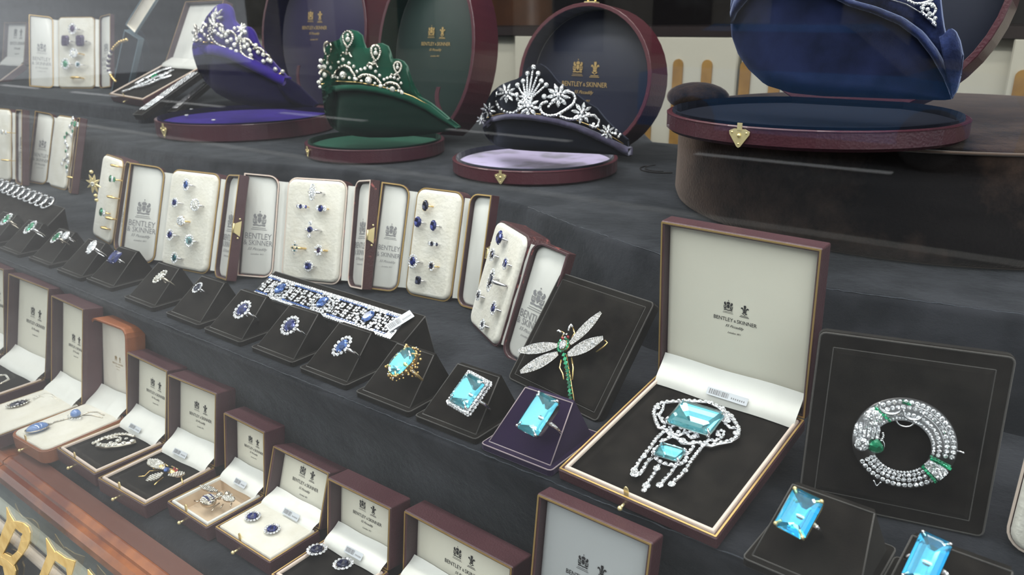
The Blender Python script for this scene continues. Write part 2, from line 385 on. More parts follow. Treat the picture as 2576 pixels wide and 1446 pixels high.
def jewel_box(label, o, X, w, d, lv, h=.02, lt=.022, leather=None, cushion='black', txt=True, r=.0012, tagx=None, group=None, panel=None, tilt=0, trim=None, rimw=.0022, tw=.47, ty=.50, foil=False, claspx=.42, rq=.20):
    """hinged jewellery box. o = front left of the rim, lv = (ly, lz) vector from hinge to lid top"""
    X = Vector((X.x, X.y, 0)).normalized(); Y = Vector((-X.y, X.x, 0))
    if tilt: Y = Y*math.cos(tilt)+Vector((0, 0, math.sin(tilt)))
    M = frame(o, X, Y)
    leather = leather or M_leather; trim = trim or M_gold; panel = panel or M_silkp
    T = thing('jewellery_box', label, 'box', M, group)
    out = rrect(w, d, r, 3)
    mb = MB(); tray(mb, out, h, .0030, .006 if cushion != 'beige' else .013, 0, 1); mb.build('base', [leather, M_rimcream], T)
    mb = MB(); mb.prof(out, [(.0006, .0001), (.0006, .0005), (.0017, .0005), (.0017, .0001)], ring=True); mb.build('gold_edging', trim, T)
    a = .0032
    mb = MB(); mb.prof(out, [(a, -.004), (a, .0006), (a+.0006, .0014), (a+rimw-.0006, .0014), (a+rimw, .0006), (a+rimw, -.004)], ring=True, smooth=True); mb.build('rim_lining', M_satin if cushion in ('beige',) else M_rimcream if cushion == 'black' else M_cream, T)
    b = a+rimw
    mb = MB()
    if cushion == 'beige':
        mb.prof(out, [(b, -.001), (b+.001, -.0118), (b+.003, -.0125)], caps=(False, True)); m = M_beige
    elif cushion == 'cream':
        mb.prof(out, [(b-.001, -.003), (b-.001, .0006), (b+.001, .0018), (b+.006, .0024)], caps=(False, True), smooth=True); m = M_cream
    elif cushion == 'creamwell':
        mb.prof(out, [(b, -.001), (b+.0015, -.0032), (b+.004, -.0036)], caps=(False, True), smooth=True); m = M_cream
    else:
        mb.prof(out, [(b, -.001), (b+.0008, -.0030), (b+.003, -.0026), (b+.006, -.0022)], caps=(False, True), smooth=True); m = M_black
    mb.build('cushion', m, T)
    if claspx is not None: clasp(T, d, w*claspx, h)
    # lid
    lv = Vector((0, lv[0], lv[1])); lh = lv.length; ML = Matrix.Translation((0, d, .0005)) @ frame((0, 0, 0), (1, 0, 0), lv)
    lo = rrect(w, lh, r, 3)
    mb = MB(); mb.X = ML; tray(mb, lo, lt, .0030, lt*.62, 0, 1); L = mb.build('lid', [leather, M_darkin], T)
    mb = MB(); mb.X = ML; mb.prof(lo, [(.0006, .0001), (.0006, .0005), (.0017, .0005), (.0017, .0001)], ring=True); mb.build('gold_edging', trim, L)
    zp = -lt*.55
    mb = MB(); mb.X = ML
    def pout(i): return rrect(w-.0064-2*i, lh-.0064-2*i, .0012, 3, .0032+i, .0032+i)(0)
    mb.prof(pout, [(0, -lt*.62), (0, zp), (.001, zp+.0012), (.004, zp+.0018)], caps=(False, True), smooth=True); mb.build('lining_panel', panel, L)
    if txt:
        mb = MB(); mb.X = ML; imprint(mb, w*.5, lh*ty, w*tw, zp+.0021); mb.build('lettering', txt if txt is not True else M_ink, L)
    # satin roll between base and lid
    ld = lv.normalized(); q = min(lh*rq, .016)
    top = ML @ Vector((0, q*1.15, zp+.0035)); mid = ML @ Vector((0, q*.35, zp+.0110))
    K = [(d-q*.72, -.0015), (d-q*.50, .0070), (mid.y, mid.z), (top.y, top.z)]
    C0 = [tuple(sum(c*p[a] for c, p in zip(((1-t)**3, 3*t*(1-t)**2, 3*t*t*(1-t), t**3), K)) for a in (0, 1)) for t in [i/12 for i in range(13)]]
    mb = MB(); sweep_x(mb, C0, .0036, w-.0036); mb.build('satin_roll', M_satin, T)
    if tagx is not None:
        barcode(T, frame((w*tagx, d-q*.66, .0036), (1, 0, 0), (0, .62, .62)), w*.27, .0055)
    return T, M, ML
def px_box(label, FL, FR, BR, TL, TR, z, **k):
    o = atz(*FL, z); q = atz(*FR, z); p = atz(*BR, z); X = (q-o); w = X.length; X.normalize(); Y = Vector((-X.y, X.x, 0))
    d = k.pop('d', None) or (p-q).dot(Y)
    A = onplane(*TL, o+Y*d, X); B = onplane(*TR, q+Y*d, X); ly = ((A-o).dot(Y)+(B-o).dot(Y))/2-d; lz = ((A-o).z+(B-o).z)/2
    return jewel_box(label, o, X, w, d, (ly, lz), **k)

# ---------------------------------------------------------------- builders: ring cases standing open
def door(T, side, w, H, t, ang, leather, trim, txt, Hpad=.0):
    """half lid of an upright ring case; hinged on the left (-1) or right (+1) of the tray"""
    dw = w*.52
    if side < 0: MD = Matrix.Translation((-w*.13, 0, .002)) @ Matrix.Rotation(ang, 4, 'Y') @ Matrix.Translation((-dw, 0, 0)); sd = (False, True, True, False)
    else: MD = Matrix.Translation((w*1.13, 0, .002)) @ Matrix.Rotation(-ang, 4, 'Y'); sd = (True, False, False, True)
    out = rrect(dw, H, .012, 5, 0, 0, sd)
    mb = MB(); mb.X = MD; tray(mb, out, t, .0022, t*.8, 0, 1); D = mb.build('door', [leather, M_darkin], T)
    mb = MB(); mb.X = MD; mb.prof(out, [(.0002, .0001), (.0002, .0006), (.0016, .0006), (.0016, .0001)], ring=True); mb.build('gold_edging', trim, D)
    mb = MB(); mb.X = MD; mb.prof(lambda i: rrect(dw-.005-2*i, H-.005-2*i, .009, 5, .0025+i, .0025+i, sd)(0), [(0, -t*.8), (0, -t*.45), (.002, -t*.33)], caps=(False, True), smooth=True); mb.build('satin_lining', M_satin, D)
    if txt:
        mb = MB(); mb.X = MD; z = -t*.30; c = dw*.5
        crest(mb, c, H*.56, dw*.36, z); put_text(mb, 'BENTLEY', c, H*.40, dw*.74, z, sy=1.3); put_text(mb, '& SKINNER', c, H*.335, dw*.80, z, sy=1.3)
        put_text(mb, '55 Piccadilly', c, H*.27, dw*.55, z, shear=.45); put_text(mb, 'London W1', c, H*.225, dw*.36, z, shear=.45); mb.build('lettering', M_greyink, D)
    mb = MB()                                                       # satin hinge
    if side < 0: e = MD @ Vector((dw-.002, 0, -.001)); a = (0.0, -.001)
    else: e = MD @ Vector((.002, 0, -.001)); a = (w, -.001)
    xs = [(a[0]+(e.x-a[0])*k, -.001+(e.z+.001)*k-.006*math.sin(PI*k)) for k in (0, .25, .5, .75, 1)]
    mb.loft([[(x, y+.006 if y == 0 else y-.006, z+.0006*math.sin(y*160)) for x, z in xs] for y in [H*i/6 for i in range(7)]], 0, (False, False), True, False)
    mb.build('satin_hinge', M_satin, T)
    return D
def ring_case(label, o, yaw, lean, w, H, t=.018, la=.5, ra=.5, leather=None, trim=None, txt=(True, True), group='upright ring cases', latch=True, doors=(1, 1)):
    yaw, lean = math.radians(yaw), math.radians(lean)
    X = Vector((math.cos(yaw), math.sin(yaw), 0)); Y0 = Vector((-math.sin(yaw), math.cos(yaw), 0))
    M = frame(o, X, Y0*math.sin(lean)+Vector((0, 0, math.cos(lean))))
    leather = leather or M_leather; trim = trim or M_gold
    T = thing('ring_case', label, 'ring case', M, group)
    out = rrect(w, H, .012, 5)
    mb = MB(); tray(mb, out, t, .0022, .004, 0, 1); mb.build('tray', [leather, M_darkin], T)
    mb = MB(); mb.prof(out, [(.0002, .0001), (.0002, .0006), (.0016, .0006), (.0016, .0001)], ring=True); mb.build('gold_edging', trim, T)
    mb = MB(); mb.prof(out, [(.0024, -.004), (.0024, .0015), (.0034, .0032), (.006, .004)], caps=(False, True), smooth=True); mb.build('velvet_pad', M_cream, T)
    if doors[0]: door(T, -1, w, H, .012, la, leather, trim, txt[0])
    if doors[1]:
        D = door(T, 1, w, H, .012, ra, leather, trim, txt[1])
        if latch:
            MD = Matrix.Translation((w*1.13, 0, .002)) @ Matrix.Rotation(-ra, 4, 'Y'); x = w*.52
            mb = MB(); mb.X = MD
            mb.loft([[(x+.0004, H*.5+a, b) for a, b in q] for q in ([(-.009, -.0085), (.009, -.0085), (.005, -.001), (-.005, -.001)],)]+[[(x+.0012, H*.5+a, b) for a, b in [(-.009, -.0085), (.009, -.0085), (.005, -.001), (-.005, -.001)]]])
            mb.tube([(x+.001, H*.5-.005, -.001), (x+.007, H*.5-.005, .002), (x+.007, H*.5+.005, .002), (x+.001, H*.5+.005, -.001)], .0009, 6)
            mb.ball((x+.002, H*.5-.011, -.006), .0012); mb.ball((x+.002, H*.5+.011, -.006), .0012); mb.build('brass_latch', M_brass, D)
    return T, M

# ---------------------------------------------------------------- builders: rings
STONE = dict(dia=G_dia, old=G_diam, sap=G_sap, sapl=G_sapl, sapd=G_sapd, em=G_em, teal=G_teal, amy=G_amy, aq=G_aq, pearl=G_pearl, moon=G_moon, ruby=G_ruby)
METAL = dict(p=M_plat, y=M_yellow, s=M_silver)
def halo_on(mb, rx, ry, rs, z, n, mi=0):
    for i in range(n):
        a = 2*PI*i/n; mb.gem((rx*math.cos(a), ry*math.sin(a), z), rs, rs, rs*.8, mi, n=7)
def ring(label, M, px, py, kind, stone='sap', metal='p', s=10, ar=1.3, halo=True, up=None, R=None, rot=0, axis=0, group=None, hs='dia', spin=0, name='ring', cat='ring', rmin=9):
    """ring whose shank is pushed into the pad of frame M; s = half height of the stone in photo pixels"""
    u, v, P = cast(M, px, py, 0); k = pxs(P); R = R*k if R else max(s*.9, rmin)*k
    zc = R*.45; ztop = zc+R+ s*k*.18
    u, v, P = cast(M, px, py, ztop if up is None else up*k)
    F = M @ Matrix.Translation((u, v, 0)) @ Matrix.Rotation(spin, 4, 'Z')
    T = thing(name, label, cat, F, group)
    mt = METAL[metal]
    bw = max(s*.11, .9)*k
    A = Matrix.Rotation(axis, 4, 'Z')
    mb = MB(); mb.X = A
    pts = [(R*math.cos(t), 0, zc+R*math.sin(t)) for t in [2*PI*i/24 for i in range(24)]]
    rr = [bw*(1+.5*max(0, math.sin(2*PI*i/24))) for i in range(24)]
    mb.tube(pts, rr, 6, 0, True, 1.0); mb.build('shank', mt, T)
    rx, ry = s*k/ar, s*k; st = STONE[stone]; H = min(rx, ry)
    base = ztop-s*k*.10
    if kind in ('round', 'oval', 'em', 'pear', 'nav'):
        f = .60 if halo else .95
        mb = MB(); Rz = Matrix.Rotation(rot, 4, 'Z'); mb.X = Rz
        mb.gem((0, 0, base), rx*f, ry*f, H*.55*f+.0003, 0, kind, n=12 if s > 9 else 8); mb.build('stone', st, T)
        mb = MB(); mb.X = Rz                                        # basket
        mb.loft([[(rx*f*q*math.cos(2*PI*i/10), ry*f*q*math.sin(2*PI*i/10), z) for i in range(10)] for q, z in ((.45, zc+R*.75), (1.04, base+.0001))], 0, (True, False))
        for i in range(4):
            a = PI/4+PI/2*i; mb.ball((rx*f*1.0*math.cos(a)*(1.15 if kind == 'em' else 1), ry*f*math.sin(a)*(1.15 if kind == 'em' else 1), base+H*.12), max(.9*k, s*.07*k), 0, 6, 4)
        mb.build('setting', mt, T)
        if halo:
            mb = MB(); mb.X = Rz; n = 14 if s > 14 else 10
            if kind == 'nav': n = 16
            rs = PI*(rx+ry)*.81/2/n*1.0; halo_on(mb, rx*.82, ry*.82, rs*1.02, base-.0001, n); mb.build('diamond_border', STONE[hs], T)
    elif kind in ('row3', 'row5'):                                 # stones along the band
        n = 3 if kind == 'row3' else 5; mb = MB(); mb2 = MB(); mb.X = mb2.X = A
        for i in range(n):
            a = (i-(n-1)/2)*(.62 if n == 3 else .40); q = s*k*(.85 if n == 3 else .62)*(1-.12*abs(i-(n-1)/2))
            (mb if i % 2 == (n//2) % 2 else mb2).gem((R*1.08*math.sin(a), 0, zc+R*1.12*math.cos(a)), q*(.8), q, q*.5, 0)
        mb.build('stone', st, T); mb2.build('side_diamonds', STONE[hs], T)
    elif kind == 'flower':
        mb = MB(); mb.gem((0, 0, base), rx*.42, ry*.42, H*.3, 0); mb.build('stone', st, T)
        mb = MB(); halo_on(mb, rx*.62, ry*.62, rx*.32, base, 7); mb.build('petal_stones', STONE[hs], T)
    elif kind == 'checker':
        mb = MB(); mb2 = MB()
        for a in range(-2, 3):
            for b in range(-1, 2):
                if abs(a)+abs(b) < 3: (mb if (a+b) % 2 else mb2).gem((b*rx*.55, a*ry*.34, base), rx*.3, rx*.3, rx*.2, 0, n=4)
        mb.build('stone', st, T); mb2.build('side_diamonds', G_dia, T)
    elif kind == 'trio':                                           # three stones stacked up the finger
        mb = MB(); mb.gem((0, 0, base), rx*.6, ry*.38, H*.4, 0); mb.build('stone', st, T)
        mb = MB()
        for g in (-1, 1): mb.gem((0, g*ry*.72, base), ry*.26, ry*.28, ry*.2, 0)
        for g in (-1, 1): mb.gem((g*rx*.8, 0, base-.0004), ry*.18, ry*.18, ry*.15, 0)
        mb.build('side_diamonds', G_dia, T)
    elif kind == 'band':
        mb = MB()
        mb.tube([((R*1.04)*math.cos(t), 0, zc+R*1.04*math.sin(t)) for t in [PI*i/12 for i in range(13)]], [bw*(1.2+1.2*math.sin(PI*i/12)) for i in range(13)], 6); mb.build('dome', STONE[stone] if stone != 'dia' or metal == 'p' else mt, T)
    return T
def rings_on(M, L, group, case, sc=1):
    for (px, py, kind, stone, metal, s, ar, halo, txt) in L:
        ring(txt+', '+case, M, px, py, kind, stone, metal, s*sc, ar, halo, group=group, rmin=15)

# ---------------------------------------------------------------- builders: velvet ring stands
def ring_stand(label, o, w, d=.062, H=.036, m=None, seam=None, yaw=0, group='velvet ring stands'):
    X = Vector((math.cos(yaw), math.sin(yaw), 0)); M = frame(o, X, (-math.sin(yaw), math.cos(yaw), 0))
    T = thing('ring_stand', label, 'ring stand', M, group); m = m or M_black; seam = seam or M_blackedge
    out = rrect(w, d, .003, 2)
    mb = MB(); mb.prof(out, [(.0008, 0), (0, .001), (0, .0045), (.001, .0055)]); mb.build('base', m, T)
    a = [(.004, .005, .0055), (w-.004, .005, .0055), (w-.004, d-.006, .0055), (.004, d-.006, .0055)]
    b = [(.010, .040, H-.0006), (w-.010, .040, H-.0006), (w-.011, .044, H-.0006), (.011, .044, H-.0006)]
    mb = MB(); mb.loft([a, b]); mb.build('wedge', m, T)
    mb = MB(); e = .00045
    for p, q in ((a[0], a[1]), (a[1], b[1]), (b[1], b[0]), (b[0], a[0])): mb.tube([p, q], e, 5)
    mb.tube([(x, y, .0050) for x, y in out(.0004)], .0005, 5, 0, True); mb.build('seam_edge', seam, T)
    y = Vector(b[0])-Vector(a[0]); y.x = 0
    return T, M @ Matrix.Translation((0, .005, .0055)) @ frame((0, 0, 0), (1, 0, 0), y)
def leaning_pad(label, o, yaw, lean, w, h, t=.010, ridge=.0, name='display_pad', border=.006, seamy=True):
    yaw, lean = math.radians(yaw), math.radians(lean)
    X = Vector((math.cos(yaw), math.sin(yaw), 0)); Y0 = Vector((-math.sin(yaw), math.cos(yaw), 0))
    M = frame(o, X, Y0*math.sin(lean)+Vector((0, 0, math.cos(lean))))
    T = thing(name, label, 'display pad', M)
    out = rrect(w, h, .004, 3)
    mb = MB(); mb.prof(out, [(.002, -t), (0, -t+.002), (0, -.002), (.0015, 0), (border, 0), (border+.001, .0006), (border+.003, .001)]); mb.build('velvet_panel', M_black, T)
    mb = MB(); mb.tube([(x, y, -.0004) for x, y in out(.0009)], .0006, 5, 0, True)
    if seamy: mb.tube([(x, y, .0002) for x, y in out(border)], .0003, 5, 0, True)
    mb.build('seam_edge', M_blackedge, T)
    mb = MB(); mb.box((w*.4, h*.1, -t-.002), (w*.6, h*.55, -t)); mb.build('easel_back', M_black, T)
    return T, M

# ---------------------------------------------------------------- builders: tiara cases
def dshape(a, b, yb, n=40):
    """outline of a round case with a short flat at the hinge: circle radii a, b cut at y = yb"""
    def f(i):
        P = []; aa, bb, y1 = a-i, b-i, yb-i; t1 = math.asin(min(1, y1/bb))
        t0 = PI-t1; t2 = 2*PI+t1
        for k in range(n): t = t0+(t2-t0)*k/(n-1); P.append((aa*math.cos(t), bb*math.sin(t)))
        for k in (1, 2, 3): P.append((P[n-1][0]*(1-k/2), y1))
        return P
    return f
def tiara_case(label, c, r, h, floor_m, lid_m, wall_m, leather, lean=8, lidh=None, lt=.05, yaw=0, text=M_goldink, ts=.62, lk=1.0, clasp_px=None, lidclasp=False, tx=0, txy=.1, lid_yaw=0):
    M = Matrix.Translation(c) @ Matrix.Rotation(yaw, 4, 'Z')
    T = thing('tiara_case', label, 'jewellery case', M)
    out = dshape(r, r, r*.90)
    mb = MB()
    mb.prof(out, [(.004, 0), (0, .003), (0, h-.001), (.001, h), (.0045, h), (.005, h-.001)], 0, (True, False), False)
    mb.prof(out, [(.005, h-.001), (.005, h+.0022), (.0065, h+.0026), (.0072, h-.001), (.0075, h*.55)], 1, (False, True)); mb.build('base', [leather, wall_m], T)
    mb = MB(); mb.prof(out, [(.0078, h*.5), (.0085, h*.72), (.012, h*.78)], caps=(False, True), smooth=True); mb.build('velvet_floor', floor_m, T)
    mb = MB(); mb.prof(out, [(-.0002, h-.0016), (-.0004, h-.0006), (.001, h+.0003), (.0022, h+.0003)], ring=True); mb.build('rim_edging', leather, T)
    # lid
    ln = math.radians(lean); lv = Vector((0, math.sin(ln), math.cos(ln)))
    ML = Matrix.Translation((0, r*.90, h)) @ Matrix.Rotation(lid_yaw, 4, 'Z') @ frame((0, 0, 0), (1, 0, 0), lv)
    def lo(i): return [(x, (-y+r*.90)*lk) for x, y in out(i)][::-1]
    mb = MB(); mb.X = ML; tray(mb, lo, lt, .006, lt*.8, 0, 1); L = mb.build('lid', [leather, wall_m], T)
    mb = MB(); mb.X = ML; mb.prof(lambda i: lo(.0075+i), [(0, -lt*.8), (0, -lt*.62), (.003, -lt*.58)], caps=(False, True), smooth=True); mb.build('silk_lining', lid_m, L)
    if text:
        mb = MB(); mb.X = ML; imprint(mb, tx*r, r*(.9+txy), r*ts, -lt*.58+.0012); mb.build('lettering', text, L)
    def plate(MC, par, up=True):
        mb = MB(); mb.X = MC; s = r*.07
        P = [(-1, .42), (-.55, .62), (.55, .62), (1, .42), (.95, .12), (.18, -.95), (0, -1.05), (-.18, -.95), (-.95, .12)]
        mb.poly([(x*s, y*s*1.0) for x, y in P][::-1], 0, 0, .0009)
        mb.ball((0, .05*s, .0012), s*.2, 0, 8, 5, (1, 1, .8))
        for x, y in ((-.7, .3), (.7, .3), (0, -.7)): mb.ball((x*s, y*s, .0010), s*.1, 0, 6, 4)
        mb.box((-.22*s, .5*s, .0002), (.22*s, 1.15*s, .0014)); mb.build('clasp_plate', M_brass, par)
    if clasp_px:
        P = onplane(clasp_px[0], clasp_px[1], Vector((c[0], c[1]-r, c[2]+h*.55)), Vector((0, 1, 0)))
        a = math.atan2(-math.sqrt(max(1e-6, 1-min(.98, ((P.x-c[0])/r)**2))), max(-.98, min(.98, (P.x-c[0])/r)))
        # refine angle so that the plate lies on the wall at the picked column
        best = min((abs(proj(Vector((c[0]+r*math.cos(t), c[1]+r*math.sin(t), c[2]+h*.5)))[0]-clasp_px[0]), t) for t in [-PI*.02-PI*.96*i/400 for i in range(401)] if math.cos(t)*ray(*clasp_px).x+math.sin(t)*ray(*clasp_px).y < 0)
        t = best[1]; nrm = Vector((math.cos(t), math.sin(t), 0)); R0 = Matrix.Rotation(-yaw, 4, 'Z')
        MC = R0 @ frame(nrm*(r+.0006)+Vector((0, 0, h*.55)), Vector((-math.sin(t), math.cos(t), 0)), (0, 0, 1)); plate(MC, T)
    if lidclasp:
        mb = MB(); mb.X = ML; y = r*1.90*lk
        mb.tube([(-.006, y+.001, -.012), (-.006, y+.014, -.010), (.006, y+.014, -.010), (.006, y+.001, -.012)], .0016, 8); mb.box((-.009, y-.001, -.018), (.009, y+.002, -.006)); mb.build('clasp_loop', M_brass, L)
    return T, M, ML
# ---------------------------------------------------------------- the setting
Z0, Z1, Z2, ZB = -.4150, -.287, -.200, -.170
GY = .205                                                     # plane of the window glass
XL, XR = -3.6, .9
def tier(name, z_top, z_bot, poly, mats, er=.008, under=-.010):
    """cloth-covered step: rounded front edge; poly = plan outline, CCW"""
    mb = MB(); n = len(poly)
    # subdivide long edges so the drape can ripple a little
    P = []
    for i in range(n):
        a, b = Vector(poly[i]), Vector(poly[(i+1) % n]); k = max(1, int((b-a).length/.06))
        for j in range(k): P.append(a+(b-a)*(j/k))
    n = len(P); nr = []
    for i in range(n):
        t = (P[(i+1) % n]-P[i-1]).normalized(); nr.append(Vector((t.y, -t.x)))
    loops = []
    for z, ins in ((z_bot, under), (z_bot+(z_top-z_bot)*.35, under), (z_bot+(z_top-z_bot)*.80, under*.8), (z_top-er, 0), (z_top-er*.3, er*.3), (z_top, er)):
        loops.append([(p.x-q.x*(ins+.0012*math.sin(p.x*37+z*60)), p.y-q.y*(ins+.0012*math.sin(p.x*37+z*60)), z) for p, q in zip(P, nr)])
    mb.loft(loops, 0, (True, True), True)
    o = struct(name, mb, mats)
    return o, P, nr
# bottom step, middle step, rear platform (edges taken from the photo, then straightened)
T0P = [(XL, .262), (XR, .262), (XR, .60), (XL, .60)]
tier('trim_1', Z0, -.62, T0P, M_navy, .012)
_, P1, N1 = tier('trim_2', Z1, -.50, [(XL, .364), (-.9, .365), (-.5, .364), (XR, .366), (XR, 1.2), (XL, 1.2)], M_navy, .006, .020)
E2 = [(-3.6, .72), (-1.9, .70), (-1.62, .69), (-1.44, .672), (-1.275, .664), (-1.15, .667), (-1.046, .682), (-.966, .700), (-.869, .722), (-.722, .722), (-.60, .710), (-.511, .688), (-.424, .649), (-.303, .606), (-.21, .596), (-.141, .600), (-.029, .622), (.3, .64), (.9, .64)]
_, P2, N2 = tier('trim_3', Z2, -.42, E2+[(.9, 1.20), (-.62, 1.20), (-.9, 1.58), (-3.6, 1.58)], M_navy, .006)
def hemline(pts, z, name, r=.00035):
    mb = MB(); q = []; rnd = random.Random(3)
    for i in range(len(pts)-1):
        a, b = Vector(pts[i]), Vector(pts[i+1]); k = max(1, int((b-a).length/.004))
        for j in range(k):
            p = a+(b-a)*(j/k); q.append((p.x, p.y, z+rnd.uniform(-.0005, .0005)))
    rnd = random.Random(9)
    mb.tube(q, [r*rnd.uniform(.5, 1.25) for _ in q], 5); mb.build(name, M_hem, None, 'structure')
hemline([(XL, .3660), (-.9, .3668), (-.5, .3660), (XR, .3680)], Z1-.0008, 'trim_4')
hemline([(x, y+.004) for x, y in E2[11:]], Z2-.0008, 'trim_5', .0005)
o = MB(); o.prof(rrect(2.00, .74, .02, 4, XL, .835), [(0, Z2-.02), (0, ZB-.006), (.003, ZB-.001), (.006, ZB)]); o = o.build('display_block', M_navy); tag(o, 'low block covered in dark cloth at the far left rear of the window', 'display block')
# sill bar, board and moulding below it, wall under the window
def bar_profile(): return [(.262, -.430), (.258, -.4215), (.240, -.4185), (.234, -.421), (.2335, -.4245), (.229, -.4255), (.2245, -.430), (.2235, -.436), (.227, -.442), (.235, -.446), (.262, -.446)]
mb = MB(); x0 = atz(16, 1160, -.42).x
for a, mi in ((0, 0),):
    bp = bar_profile(); mb.loft([[(x, y, z) for y, z in bp] for x in (x0-.004, x0, -.5, -.2, XR)], 0, (True, True), False)
mb.build('window_sill_bar', [M_wood], None); tag(bpy.data.objects['window_sill_bar'], 'dark red varnished wooden bar along the foot of the window', 'sill bar')
bar = bpy.data.objects['window_sill_bar']
mb = MB(); mb.box((x0, .2415, -.4190), (XR, .2575, -.4182)); mb.build('top_face', M_woodtop, bar)
bar_c = MB(); bar_c.loft([[(x, y, z) for y, z in bar_profile()] for x in (XL, x0-.006)], 0, (True, True), False); o = bar_c.build('window_sill_bar', M_wood); tag(o, 'left end length of the dark wooden sill bar, mostly out of frame', 'sill bar')
def strip(name, y0, z0, y1, z1, m, round_=False, x_=XL):
    mb = MB()
    if round_:
        c = [(y0+(y1-y0)*.5+(y0-y1)*.5*math.cos(t)-.004*math.sin(t), z0+(z1-z0)*.5+(z0-z1)*.5*math.cos(t)) for t in [PI*i/8 for i in range(9)]]+[(y1+.012, z1), (y0+.012, z0)]
    else: c = [(y0, z0), (y1, z1), (y1+.01, z1), (y0+.01, z0)]
    mb.loft([[(x, y, z) for y, z in c] for x in (x_, XR)], 0, (True, True)); return struct(name, mb, m)
M_slate = mat('slate_blue_paint', (.15, .18, .185), .35, var=((.08, .10, .11), 24, (.35, .7)))
M_pale = mat('pale_green_moulding', (.62, .64, .54), .35)
M_blush = mat('blush_cream_paint', (.80, .68, .56), .4)
M_darkw = mat('dark_stall_panel', (.020, .022, .024), .25, var=((.04, .04, .042), 20, (.4, .7)))
strip('trim_6', .232, -.446, .226, -.462, M_slate)
strip('trim_7', .226, -.462, .219, -.473, M_pale, True)
strip('trim_8', .222, -.473, .218, -.478, M_darkw)
strip('trim_9', .218, -.478, .213, -.488, M_blush, True)
strip('wall_front', .2155, -.488, .2155, -.80, M_darkw)
# glass of the shop window
mb = MB(); mb.box((XL, GY, -.80), (XR+.6, GY+.003, 1.15)); mb.X = None
struct('window_1', mb, M_glass)
# gilded letters on the glass
def gilt(ch, polys, label):
    T = thing('gilded_letter', label, 'letter', Matrix.Translation((0, GY-.0006, 0)))
    mb = MB(); i_ = 0
    for q in polys:
        i_ += 1
        P = [aty(x, y, GY-.0006) for x, y in q]; n = len(P)
        L = [(p.x, -.0003-.00012*i_, p.z) for p in P]; mb.loft([L, [(x, .0003, z) for x, y, z in L]], 0)
    mb.build('gilding', M_gilt, T); return T
M_gilt = mat('gold_leaf', (1.0, .72, .28), .40, metal=.10, var=((.80, .52, .16), 60, (.4, .65)))
g = lambda L: [(x/4.178, 1100+y/4.178) for x, y in L]
bowl_o = [(95, 880), (180, 880), (250, 900), (300, 940), (322, 1000), (318, 1080), (290, 1160), (240, 1230), (190, 1280), (150, 1330)]
bowl_i = [(165, 1340), (110, 1250), (150, 1240), (190, 1190), (220, 1110), (228, 1040), (205, 985), (170, 955), (135, 950)]
gilt('R', [g([(70, 730), (100, 800), (150, 880), (165, 950), (95, 1100), (30, 1230), (-40, 1400), (-130, 1560), (-90, 1360), (20, 1000), (75, 860)]),
     g([(120, 880), (180, 880), (250, 900), (245, 1010), (205, 985), (170, 955), (125, 955)]), g([(250, 900), (300, 940), (322, 1000), (318, 1080), (222, 1090), (228, 1040), (245, 1010)]),
     g([(318, 1080), (290, 1160), (240, 1230), (190, 1190), (222, 1090)]), g([(240, 1230), (190, 1290), (150, 1345), (60, 1270), (20, 1240), (50, 1215), (120, 1250), (190, 1190)]),
     g([(90, 1290), (150, 1345), (170, 1400), (160, 1500), (160, 1700), (80, 1700), (70, 1500), (40, 1350), (0, 1330), (20, 1250)])], 'large gold letter R on the glass at the lower left')
gilt('E', [g([(485, 1055), (520, 1110), (590, 1220), (580, 1290), (510, 1440), (440, 1600), (350, 1760), (300, 1760), (420, 1440), (500, 1230)]),
     g([(590, 1195), (690, 1265), (795, 1300), (780, 1360), (740, 1500), (715, 1470), (700, 1370), (640, 1330), (570, 1280)])], 'large gold letter right of the R, its arm ending in a drooping serif')
gilt('S', [g([(925, 1385), (960, 1430), (1020, 1500), (1040, 1600), (960, 1640), (930, 1500)])], 'tip of a third gold letter at the bottom edge of the glass')
# shop floor and rear wall (inside)
M_floor = mat('shop_floor', (.05, .035, .028), .6, bump=('noise', 30, .2, .002)); M_rear = mat('shop_rear_wall', (.030, .022, .022), .8, var=((.09, .085, .09), 3.2, (.45, .7)))
mb = MB(); mb.box((-22, .25, -1.30), (5, 9.2, -1.26)); struct('floor', mb, M_floor)
mb = MB(); mb.box((-22, 4.2, -1.26), (5, 4.25, 1.6)); struct('wall_back', mb, M_rear)
mb = MB(); mb.box((-22, -.02+.215, -1.3), (-3.62, .26, 1.6)); struct('wall_left', mb, M_rear)
mb = MB(); mb.box((-22, .26, 1.55), (5, 4.2, 1.6)); struct('ceiling', mb, M_rear)
# cabinet with arched slots behind the platform
M_creamp = mat('cream_painted_panel', (.46, .44, .37), .5, bump=('noise', 14, .1, .002)); M_ochre = mat('ochre_wood_inlay', (.32, .18, .05), .5, var=((.22, .12, .035), 20, (.4, .7)))
CY = 1.62
def slot(par, x, z0, z1, w):
    mb = MB(); P = [(x-w/2, z0+w/2), (x+w/2, z0+w/2)]
    P = [(x+w/2*math.cos(t), z0+w/2+w/2*math.sin(t)) for t in [PI+PI*i/8 for i in range(9)]]+[(x+w/2*math.cos(t), z1-w/2+w/2*math.sin(t)) for t in [PI*i/8 for i in range(9)]]
    mb.loft([[(a, CY-.004, b) for a, b in P], [(a, CY+.002, b) for a, b in P]]); mb.build('arched_slot', M_ochre, par)
T = thing('cabinet', 'cream cabinet with arched ochre slots behind the tiara platform', 'cabinet', Matrix.Translation((0, 0, 0)))
def cabpart(x0, x1, z0, z1, slots):
    mb = MB(); mb.prof(lambda i: [(x0+i, z0+i), (x1-i, z0+i), (x1-i, z1-i), (x0+i, z1-i)], [(0, 0), (0, .02), (.003, .024)])
    mb.v = [(a, CY+.024-c, b) for a, b, c in mb.v]; D = mb.build('door', M_creamp, T)
    for s, a, b, w in slots: slot(D, s, a, b, w)
